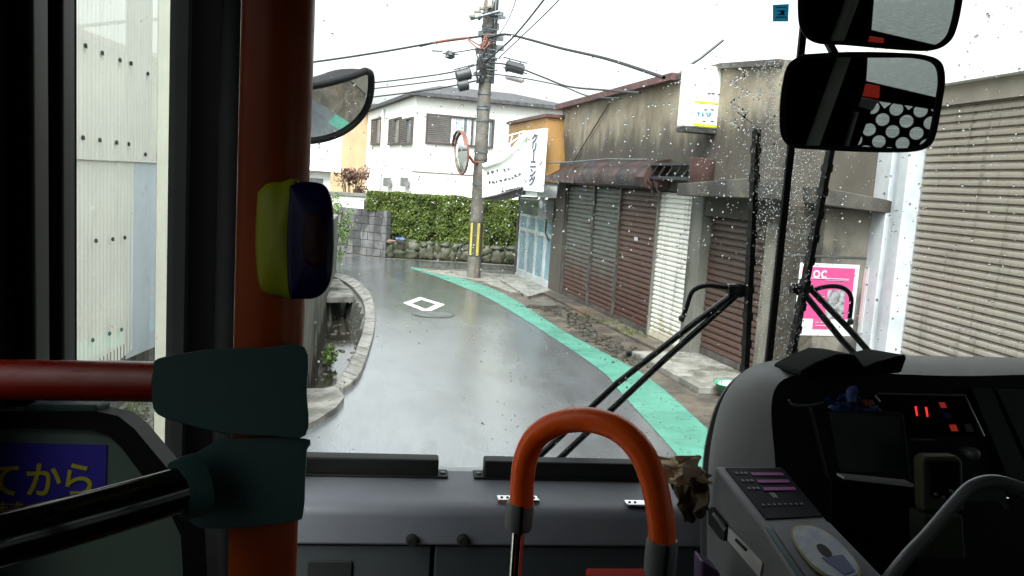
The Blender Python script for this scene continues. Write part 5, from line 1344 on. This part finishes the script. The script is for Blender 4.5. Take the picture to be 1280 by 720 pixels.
# partition panel with notice
pd_ = .80
pt = thing('partition_panel', 'grey green partition panel with a rounded black edge', 'panel', D(100, 620, pd_))
oin = [(-260, 535), (60, 536), (112, 537), (135, 544), (152, 560), (212, 640), (226, 670), (232, 780), (232, 1000), (-260, 1000)]
oout = [(-260, 514), (60, 514), (120, 514), (148, 520), (168, 536), (240, 622), (256, 660), (262, 780), (262, 1000), (-260, 1000)]
B().prism([D(x, y, pd_) for x, y in oin], fw*.012).build('board', M['panel_green'], pt)
b = B(); n_ = len(oin)
A0 = [D(x, y, pd_-.006) for x, y in oin]; B0 = [D(x, y, pd_-.006) for x, y in oout]; A1 = [p_+fw*.03 for p_ in A0]; B1 = [p_+fw*.03 for p_ in B0]
for i in range(7): b.hexa([A0[i], A0[i+1], A1[i+1], A1[i]], [B0[i], B0[i+1], B1[i+1], B1[i]])
b.build('edge_trim', M['black_plastic'], pt, weld=True)
b = B(); b.prism([D(x, y, pd_-.004) for x, y in ((30, 506), (122, 506), (118, 520), (26, 520))], fw*.03); b.build('clamp', M['grey_green'], pt, bevel=.003)
nq = Q(D(-190, 549, pd_-.001), D(134, 556, pd_-.001), D(132, 633, pd_-.001), D(-190, 640, pd_-.001))
nt_ = thing('blue_notice', 'dark blue notice with yellow japanese lettering on the partition', 'notice', nq.p(.8, .5))
nq.plate(B(), 0, 0, 1, 1, 0, .0012).build('sheet', M['sign_navy'], nt_)
ux = (nq.c[1]-nq.c[0]).normalized(); uy = (nq.c[0]-nq.c[3]).normalized()
def at_px(x, y): d = ray(x, y); t_ = (nq.c[0]+nq.n*.002-EYE).dot(nq.n)/d.dot(nq.n); return EYE+d*t_
for ch, x in (('て', 4), ('か', 54), ('ら', 98)):
    text_mesh(ch, .036, basis(at_px(x, 603), ux, uy), M['sign_ylw'], 'lettering', nt_)
for ch, x in (('ま', 2), ('す', 20)):
    text_mesh(ch, .015, basis(at_px(x, 637-.0), ux, uy), M['sign_ylw'], 'lettering', nt_)

# orange hoop ------------------------------------------------------------
def hp_(x, y): return D(x, y, lerp(1.15, 1.02, (x-655)/170))
hoop = thing('orange_hoop', 'bright orange inverted U handrail hoop on chrome posts', 'handrail', hp_(740, 640))
pts = [(651, 632), (652, 600), (656, 572), (667, 548), (688, 531), (715, 525), (745, 526), (773, 535), (796, 554), (811, 580), (820, 610), (827, 645), (829, 680)]
pts = [(652, 632), (653, 600), (657, 573), (668, 549), (690, 532), (716, 525), (744, 526), (772, 536), (795, 556), (810, 582), (820, 615), (826, 650), (828, 680)]
B().tube(smooth_path([hp_(*p) for p in pts], 6), .0165, 28).build('tube', M['vinyl_orange'], hoop, smooth='auto')
for (x, y0_, y1_, nm) in ((650, 627, 663, 0), (828, 674, 722, 1)):
    a_, c_ = hp_(x, y0_), hp_(x, y1_)
    c_ = Vector((a_.x, a_.y, c_.z))
    B().tube([a_, a_-Vector((0, 0, .004)), c_+Vector((0, 0, .004)), c_], [.0178, .0195, .0195, .018], 28).build('collar', M['collar_grey'], hoop, smooth='auto')
    B().tube([c_, Vector((c_.x, c_.y, .35))], .0095 if nm == 0 else .0155, 20).build('post', M['chrome'], hoop, smooth='auto')
    t_ = .003; B().box(c_.x-.002, c_.x+.002, c_.y-.0225, c_.y-.018, c_.z, a_.z).build('collar_joint', M['black_plastic'], hoop)
# red box at the very bottom
a_ = D(732, 709, 1.2); c_ = D(812, 760, 1.2)
tag(B().box(a_.x, c_.x, a_.y-.12, a_.y, c_.z-.2, a_.z).build('red_box', mat('red_box_paint', (.42, .02, .012), rough=.8, spec=.1), bevel=.004), 'red metal box top below the orange hoop', 'box')

# crumpled cloth -----------------------------------------------------------
def cloth(name, label, corners, dep, m_, amp, seed, nx_=60, ny_=44, cat='cloth', fold=3.0):
    b = B()
    q_ = [Vector((x, y, 0)) for x, y in corners]
    for j in range(ny_+1):
        for i in range(nx_+1):
            u, v_ = i/nx_, j/ny_
            p_ = lerp(lerp(q_[0], q_[1], u), lerp(q_[3], q_[2], u), v_)
            w_ = noise.noise(Vector((u*fold, v_*fold*.8, seed))); w2 = noise.noise(Vector((u*fold*3, v_*fold*2.2, seed+5)))
            w3 = math.sqrt(noise.noise(Vector((u*fold*1.3+v_*2, v_*1.1, seed+9)))**2+.004)
            x = p_.x+10*w2+6*noise.noise(Vector((v_*5, u*5, seed+3))); y = p_.y+8*noise.noise(Vector((u*5, v_*5, seed+7)))
            b.v.append(D(x, y, dep+amp*(w_+.25*w2-1.1*w3)))
    for j in range(ny_):
        for i in range(nx_): k = j*(nx_+1)+i; b.f.append((k, k+1, k+nx_+2, k+nx_+1))
    o = b.build(name, m_, smooth=True); md = o.modifiers.new('s', 'SOLIDIFY'); md.thickness = .002
    return tag(o, label, cat)
cloth('crumpled_cloth', 'crumpled beige and brown work cloth stuffed beside the dashboard end', [(797, 572), (868, 570), (889, 604), (828, 606)], 1.34, M['cloth'], .035, 1.0, fold=1.6)
cloth('hanging_cloth', 'darker stained cloth hanging down beside the fare machine', [(836, 590), (890, 592), (884, 640), (858, 655)], 1.36, mat('stained_cloth', (.10,.075,.045), (.04,.03,.02), s=5, rough=.9), .035, 4.3, fold=1.6)

# driver's dash ------------------------------------------------------------
dd = thing('driver_dashboard', 'grey cowled black driver dashboard at the windscreen corner', 'dashboard', D(1080, 600, 1.5))
oA = [(884, 740), (884, 640), (887, 580), (893, 545), (903, 512), (920, 484), (945, 466), (985, 459), (1040, 458), (1130, 459), (1210, 462), (1300, 462), (1460, 462)]
oB = [(972, 740), (970, 640), (969, 580), (966, 545), (964, 512), (968, 488), (980, 474), (1005, 467), (1050, 464), (1130, 468), (1210, 470), (1300, 468), (1460, 468)]
pa = smooth_path([D(x, y, 1.72) for x, y in oA], 3); pb_ = smooth_path([D(x, y, 1.42) for x, y in oB], 3)
b = B(); n_ = len(pa); K = 6
for k in range(K+1):
    t_ = k/K
    for a_, c_ in zip(pa, pb_):
        p_ = lerp(a_, c_, t_); d_ = (p_-D(1180, 640, 1.6)).normalized(); b.v.append(p_+d_*.03*math.sin(math.pi*t_)**.6*(1 if k < K else 0))
for k in range(K):
    for j in range(n_-1): b.f.append((k*n_+j, k*n_+j+1, (k+1)*n_+j+1, (k+1)*n_+j))
b.build('cowl', M['cowl_grey'], dd, smooth=True)
b = B(); pf = [p_ for p_ in pb_]; b.prism(pf+[D(1460, 740, 1.42)], fw*.02); b.build('face', M['black_plastic'], dd)
b = B(); b.prism([p_+fw*.05 for p_ in pa]+[D(1460, 740, 1.77)], fw*.01); b.build('back_panel', M['cowl_grey'], dd)
FP = 1.415
def fq(pts, name, m_, par, th=.004, dep=FP, bevel=0): return B().prism([D(x, y, dep) for x, y in pts], fw*th).build(name, m_, par, bevel=bevel)
hd1 = [(1000, 464), (1022, 452), (1048, 442), (1070, 443), (1081, 458), (1078, 470), (1000, 472)]
hd2 = [(1082, 458), (1096, 452), (1131, 443), (1134, 447), (1127, 466), (1082, 470)]
for pts_, lb in ((hd1, 'black glare hood standing on the dashboard before the poster'), (hd2, 'pointed black glare hood on the dashboard beside the garage shutter')):
    o = thing('glare_hood', lb, 'hood', D(pts_[0][0], 465, 1.4), group='black hoods on the dashboard')
    fq(pts_, 'hood_shell', M['black_soft'], o, th=.14, dep=1.36, bevel=.006)
# instrument cluster
ic = thing('switch_panel', 'black switch panel in a thin silver frame showing red digits', 'panel', D(1160, 520, FP))
fq([(1096, 492), (1207, 494), (1231, 546), (1140, 546), (1136, 538), (1100, 500)], 'panel_face', M['screen'], ic, th=.003, dep=FP-.006)
b = B(); b.tube([D(x, y, FP-.010) for x, y in ((1100, 502), (1094, 495), (1098, 492), (1206, 494))]+[D(x, y, FP-.010) for x, y in ((1230, 545),)], .0018, 6)
b.tube([D(x, y, FP-.010) for x, y in ((1138, 549), (1168, 550))], .0016, 6); b.build('silver_frame', mat('satin_silver', (.45, .46, .48), rough=.3, metal=.6), ic)
for x, y in ((1145, 514), (1158, 515)):
    fq([(x-1.5, y-6), (x+1, y-6), (x+2.6, y+6), (x+.6, y+6)], 'digit', M['red_light'], ic, th=.001, dep=FP-.009)
fq([(1174, 503), (1181, 503), (1184, 510), (1177, 510)], 'red_switch', M['red_glow'], ic, th=.002, dep=FP-.010)
fq([(1187, 531), (1195, 531), (1198, 539), (1190, 539)], 'red_switch', M['red_glow'], ic, th=.002, dep=FP-.010)
fq([(1180, 516), (1188, 516), (1190, 523), (1182, 523)], 'blue_switch', M['lamp_blue'], ic, th=.002, dep=FP-.010)
fq([(1206, 530), (1214, 530), (1218, 540), (1209, 540)], 'grey_switch', M['cowl_grey'], ic, th=.003, dep=FP-.011)
mo = thing('monitor', 'flat dark monitor on the driver dashboard', 'monitor', D(1080, 555, FP-.03))
fq([(1014, 509), (1130, 517), (1140, 600), (1036, 600)], 'housing', M['black_plastic'], mo, th=.02, dep=FP-.04, bevel=.003)
fq([(1036, 515), (1124, 521), (1130, 590), (1050, 590)], 'screen', mat('dim_screen', (.02, .026, .028), rough=.25), mo, th=.001, dep=FP-.0415)
cloth('blue_glove', 'rolled blue fabric glove lying above the monitor', [(1036, 502), (1072, 494), (1102, 512), (1040, 512)], 1.36, M['blue_cloth'], .02, 2.2, 20, 12, 'glove')
b = B().tube(smooth_path([D(x, y, 1.35) for x, y in ((1064, 502), (1064, 490), (1070, 487))], 4), [.008]*9, 8); tag(b.build('glove_finger', M['blue_cloth'], smooth=True), 'blue finger of fabric sticking up above the monitor', 'glove')
tag(B().prism([D(x, y, 1.352) for x, y in ((1078, 501), (1090, 500), (1094, 506), (1082, 508))], fw*.006).build('orange_tag', mat('orange_tag', (.5, .09, .02), rough=.5), bevel=.001), 'tiny orange tag on the blue glove', 'tag')
tag(B().tube(smooth_path([D(x, y, 1.37) for x, y in ((986, 500), (992, 506), (1010, 507), (1035, 502))], 5), .0022, 6).build('pen_clip', M['steel'], smooth=True), 'thin metal clip lying on the dark dashboard', 'clip')
ls = thing('clip_board', 'pale edged clipboard sticking out below the monitor', 'clipboard', D(1098, 603, 1.35))
fq([(1055, 596), (1142, 605), (1142, 609), (1055, 599)], 'paper_edge', M['white_label'], ls, th=.03, dep=1.34)
fq([(1040, 602), (1146, 611), (1146, 720), (1040, 720)], 'board', M['black_soft'], ls, th=.006, dep=1.345)
hs_ = thing('handset', 'olive handheld radio hanging in its cradle', 'handset', D(1178, 640, 1.28))
fq([(1152, 577), (1157, 570), (1198, 570), (1204, 577), (1206, 640), (1154, 640)], 'body', M['olive'], hs_, th=.03, dep=1.28, bevel=.005)
fq([(1162, 577), (1199, 577), (1200, 625), (1163, 622)], 'screen', M['screen'], hs_, th=.002, dep=1.277)
fq([(1154, 644), (1204, 644), (1208, 700), (1156, 700)], 'cradle', mat('olive_grey_pouch', (.03, .04, .022), rough=.7), hs_, th=.05, dep=1.275, bevel=.004)
b = B()
for x, y in ((1170, 618), (1179, 622), (1189, 614)): b.ell(D(x, y, 1.275), .003, .003, .003, 8, 5)
b.build('key', M['steel'], hs_)
b = B()
for (pts_) in ([(1215, 485), (1240, 486), (1290, 600), (1262, 600)], [(1246, 486), (1310, 488), (1350, 600), (1298, 600)]):
    b.prism([D(x, y, FP-.004) for x, y in pts_], fw*.004)
b.build('side_panel', M['dash_dark'], dd)
b = B(); q = D(1216, 567, 1.38); b.ell(q, .012, .012, .010, 14, 8); b.tube([q, q+fw*.03], .008, 10); b.build('knob', M['cowl_grey'], dd, smooth=True)
gb_ = thing('driver_rail', 'bent grey metal tube rail with a pierced bracket by the driver', 'rail', D(1220, 640, 1.05))
B().tube(smooth_path([D(x, y, 1.05) for x, y in ((1060, 790), (1126, 705), (1160, 668), (1196, 626), (1214, 609), (1235, 602), (1256, 604), (1290, 616), (1340, 640))], 6), .0085, 20).build('tube', mat('grey_painted_tube', (.20, .21, .23), rough=.3, metal=.3), gb_, smooth='auto')
fq([(1196, 626), (1210, 615), (1235, 608), (1256, 612), (1262, 634), (1258, 637), (1254, 630), (1250, 626)], 'bracket_plate', mat('grey_bracket', (.10, .105, .115), rough=.4, metal=.3), gb_, th=.003, dep=1.052)
B().disc(D(1260, 626, 1.045), fw, .004, .004, 12).build('bolt', M['chrome'], gb_)

# fare machine --------------------------------------------------------------
fm = thing('fare_machine', 'silver grey fare machine with a dark display and card reader', 'fare machine', D(960, 700, 1.15))
A_1, B_1 = D(893, 582, 1.30), D(980, 583, 1.30)
C_1, D_1 = D(1036, 651, 1.14), D(951, 655, 1.14)
E_1, F_1 = D(1118, 735, 1.00), D(1010, 745, 1.00)
dn = Vector((0, 0, -.5))
b = B(); b.add([A_1, B_1, C_1, D_1, E_1, F_1, A_1+dn, B_1+dn, C_1+dn, D_1+dn, E_1+dn, F_1+dn],
    [(0, 1, 2, 3), (3, 2, 4, 5), (0, 3, 9, 6), (3, 5, 11, 9), (1, 7, 8, 2), (2, 8, 10, 4), (5, 4, 10, 11), (0, 6, 7, 1)])
b.build('casing', M['machine'], fm, bevel=.006, seg=3)
q1_ = Q(A_1, B_1, C_1, D_1)
q1_.plate(B(), .12, .06, .95, .94, -.001, .002).build('display', M['screen'], fm)
b = B()
for v_ in (.16, .30, .44): q1_.plate(b, .42, v_, .88, v_+.055, .0022, .003)
b.build('display_line', M['magenta_light'], fm)
b = B()
for v_ in (.14, .28, .42):
    for u in (.20, .27, .33): q1_.plate(b, u, v_+.01, u+.04, v_+.05, .0022, .003)
for k in range(8): q1_.plate(b, .22+k*.08, .72, .25+k*.08, .75, .0022, .003)
b.build('display_text', mat('dim_display_text', (.12, .12, .15), rough=.5), fm)
q2_ = Q(D_1, C_1, E_1, F_1)
q2_.plate(B(), .10, .06, .95, .98, .001, .005).build('reader_plate', M['reader'], fm, bevel=.002)
b = B(); ell_pts = lambda k_, h: [q2_.p(.52+.30*k_*math.copysign(abs(math.cos(a_))**.8, math.cos(a_)), .52+.40*k_*math.copysign(abs(math.sin(a_))**.8, math.sin(a_)), h) for a_ in [i*2*math.pi/36 for i in range(36)]]
B().prism(ell_pts(1, .0055), q2_.n*.002).build('pad_rim', M['reader_rim'], fm); B().prism(ell_pts(.93, .0065), q2_.n*.002).build('reader_pad', M['reader_pad'], fm)
B().prism(ell_pts(.22, .0086), q2_.n*.001).build('pad_mark', M['black_plastic'], fm)
B().prism([q2_.p(u, v_, .0086) for u, v_ in ((.42, .62), (.70, .60), (.68, .82), (.52, .86))], q2_.n*.0008).build('pad_print', M['reader_blue'], fm)
q2_.plate(B(), .02, .10, .09, .92, .001, .003).build('edge_strip', mat('teal_strip', (.06, .12, .14), rough=.3), fm)
q3_ = Q(A_1, D_1, D_1+dn, A_1+dn)
def on3(x, y, h=0.0):
    d = ray(x, y); t_ = (q3_.c[0]+q3_.n*h-EYE).dot(q3_.n)/d.dot(q3_.n); return EYE+d*t_
def p3(pts, name, m_, h0, h1): return B().prism([on3(x, y, h0) for x, y in pts], q3_.n*(h1-h0)).build(name, m_, fm)
p3([(889, 637), (893, 634), (910, 655), (909, 676), (904, 674), (889, 655)], 'coin_slot', M['black_plastic'], .001, .006)
p3([(891, 642), (893, 640), (908, 660), (906, 664)], 'slot_trim', M['chrome'], .006, .008)
p3([(912, 659), (955, 703), (951, 722), (911, 675)], 'slot_label', M['white_label'], .001, .003)
p3([(921, 673), (934, 686), (933, 689), (920, 676)], 'card_slot', M['black_plastic'], .003, .005)
tag(B().prism([D(x, y, 1.18) for x, y in ((877, 700), (900, 716), (905, 740), (876, 740))], fw*.05).build('purple_case', M['purple'], bevel=.004), 'corner of a purple plastic case beside the fare machine', 'case')

# interior mirrors -------------------------------------------------------------
tgt = Vector((0.76, -1.6, 1.99))
def imirror(label, outline, dep, cpx, tg):
    cc = D(*cpx, dep); nr_ = ((EYE-cc).normalized()+(tg-cc).normalized()).normalized()
    def pl(x, y, h=0.0):
        d = ray(x, y); c2 = cc+nr_*h; t_ = (c2-EYE).dot(nr_)/d.dot(nr_); return EYE+d*t_
    o = thing('rear_view_mirror', label, 'mirror', cc, group='mirrors above the driver')
    pts_ = smooth_path([pl(*p) for p in outline]+[pl(*outline[0])], 6)[:-1]
    c3 = sum(pts_, Vector())/len(pts_)
    ins = [lerp(c3, p_, .945)+nr_*.0005 for p_ in pts_]
    ins = [p_-(p_-c3).normalized()*.009+nr_*.0005 for p_ in pts_]
    B().add(ins, [tuple(range(len(ins)))]).build('mirror_face', M['bus_mirror'], o)
    b = B(); n_ = len(pts_)
    o0 = pts_; o1 = [p_+nr_*.006 for p_ in pts_]; i1 = [p_+nr_*.005 for p_ in ins]; i0 = [p_+nr_*.0002 for p_ in ins]; bk = [lerp(c3, p_, .9)-nr_*.03 for p_ in pts_]
    b.v = bk+o0+o1+i1+i0
    for r_ in range(4):
        for j in range(n_): b.f.append((r_*n_+j, r_*n_+(j+1) % n_, (r_+1)*n_+(j+1) % n_, (r_+1)*n_+j))
    b.f.append(tuple(range(n_))); b.build('shell', M['black_rubber'], o, smooth='auto')
    return cc, nr_, pl, o
cc, nn_, pl, mo1 = imirror('lower rear view mirror above the driver reflecting the glowing red box and white dots',
    [(1003, 68), (1060, 65), (1120, 66), (1155, 69), (1175, 78), (1180, 100), (1176, 130), (1168, 170), (1158, 184), (1135, 190), (1080, 190), (1020, 187), (990, 184), (977, 172), (974, 150), (976, 115), (984, 82)], 1.42, (1078, 128), tgt)
cc2, nn2, pl2, mo2 = imirror('upper rear view mirror above the driver cut by the top of the picture',
    [(1000, -70), (1060, -75), (1140, -74), (1190, -70), (1204, -55), (1203, -10), (1196, 30), (1186, 52), (1165, 63), (1130, 63), (1060, 57), (1020, 54), (1002, 40), (997, 15), (998, -40)], 1.42, (1100, -10), tgt+Vector((.02, 0, .33)))
B().tube([cc-nn_*.03, cc-nn_*.06+Vector((.0, 0, .02)), Vector((cc.x, WY-.03, 2.56))], .008, 10).build('stalk', M['black_plastic'], mo1)
B().tube([cc2-nn2*.03, Vector((cc2.x, WY-.03, 2.57))], .008, 10).build('stalk', M['black_plastic'], mo2)
# things behind the camera that the mirrors show: where a mirror pixel looks, on a plane across the bus
def refl(px2, py2, Yq, plf=None, nr_=None):
    plf = plf or pl; nr_ = nr_ or nn_
    a_ = plf(px2, py2); d = (a_-EYE).normalized(); r_ = d-2*d.dot(nr_)*nr_; t_ = (Yq-a_.y)/r_.y; return a_+r_*t_
RY = -1.3
p0_, p1_ = refl(1057, 66, RY), refl(1014, 186, RY)
print('refl', p0_, p1_, refl(1178, 80, RY), refl(980, 180, RY))
dv = (p0_-p1_)
rp = thing('rear_grab_pole', 'slanting pale grey pole reflected in the rear view mirror', 'grab pole', p1_-dv*.6)
B().tube([p1_-dv*.8, p0_+dv*1.2], .030, 20).build('tube', M['pale_panel'], rp, smooth='auto')
# bright rear window and the black lattice below it
RW = -6.0
wp = [refl(x, y, RW) for x, y in ((1085, 40), (1215, 40), (1215, 132), (1083, 101))]
lp = [refl(x, y, RW) for x, y in ((1094, 126), (1200, 142), (1190, 230), (1060, 230))]
hx0, hx1, hz0_, hz1_ = min(p_.x for p_ in wp+lp)-.02, RX-.03, 1.15, 2.5
b = B(); b.box(LX-.05, hx0, -6.05, -6, .35, 2.6); b.box(hx1, RX+.05, -6.05, -6, .35, 2.6); b.box(hx0, hx1, -6.05, -6, .35, hz0_); b.box(hx0, hx1, -6.05, -6, hz1_, 2.6)
b.build('rear_wall', M['black_soft'], bus)
B().add([(hx0, -6.03, hz0_), (hx1, -6.03, hz0_), (hx1, -6.03, hz1_), (hx0, -6.03, hz1_)], [(0, 1, 2, 3)]).build('rear_window', M['tinted'], bus)
def V_(x, z): return Vector((x, -5.995, z))
lat = thing('rear_screen', 'black panel of round holes over the rear window seen in the mirror', 'screen', (1.3, -5.99, 1.2))
b = B()
b.prism([V_(hx0, hz1_), V_(wp[0].x, hz1_), V_(wp[3].x, wp[3].z), V_(lp[0].x, lp[0].z), V_(lp[3].x, hz0_), V_(hx0, hz0_)], (0, .008, 0))
b.prism([V_(wp[3].x, wp[3].z), V_(hx1, lerp(wp[3].z, wp[2].z, (hx1-wp[3].x)/(wp[2].x-wp[3].x))), V_(hx1, lerp(lp[0].z, lp[1].z, (hx1-lp[0].x)/(lp[1].x-lp[0].x))), V_(lp[0].x, lp[0].z)], (0, .008, 0))
b.build('mask_panel', M['black_soft'], lat)
b = B(); a_ = .105; ztop_ = lambda x: lerp(lp[0].z, lp[1].z, (x-lp[0].x)/(lp[1].x-lp[0].x))
for k in range(-2, 14):
    for l_ in range(-2, 16):
        cx, cz = lp[3].x-.1+k*2*a_+(a_ if l_ % 2 else 0), hz0_-.1+l_*a_
        if cz > ztop_(cx)+.03 or cx > hx1+.08: continue
        n_ = len(b.v)
        for q in range(16):
            th = q*math.pi/8; ro = a_/(abs(math.cos(th))+abs(math.sin(th)))
            b.v += [V_(cx+ro*math.cos(th), cz+ro*math.sin(th)), V_(cx+.060*math.cos(th), cz+.060*math.sin(th))]
        for q in range(16): q1 = (q+1) % 16; b.f.append((n_+2*q, n_+2*q1, n_+2*q1+1, n_+2*q+1))
b.build('perforated_panel', M['black_soft'], lat)
rl = thing('rear_glow_box', 'red and white box with an added red glow on a dark post reflected in the mirror', 'lamp', refl(1088, 125, -4.0))
ql = Q(refl(1082, 105, -4), refl(1100, 108, -4), refl(1099, 123, -4), refl(1078, 120, -4)); B().prism(ql.c, (0, -.05, 0)).build('red_glow_face', M['red_glow'], rl)  # not a lamp: emission added so the red shows in the dark cabin
ql = Q(refl(1077, 122, -4), refl(1098, 126, -4), refl(1091, 138, -4), refl(1073, 133, -4)); B().prism(ql.c, (0, -.05, 0)).build('white_base', mat('white_box_base', (.7, .7, .68)), rl)
B().tube([refl(1070, 140, -4), refl(1052, 200, -4)], .02, 8).build('post', M['pale_panel'], rl)
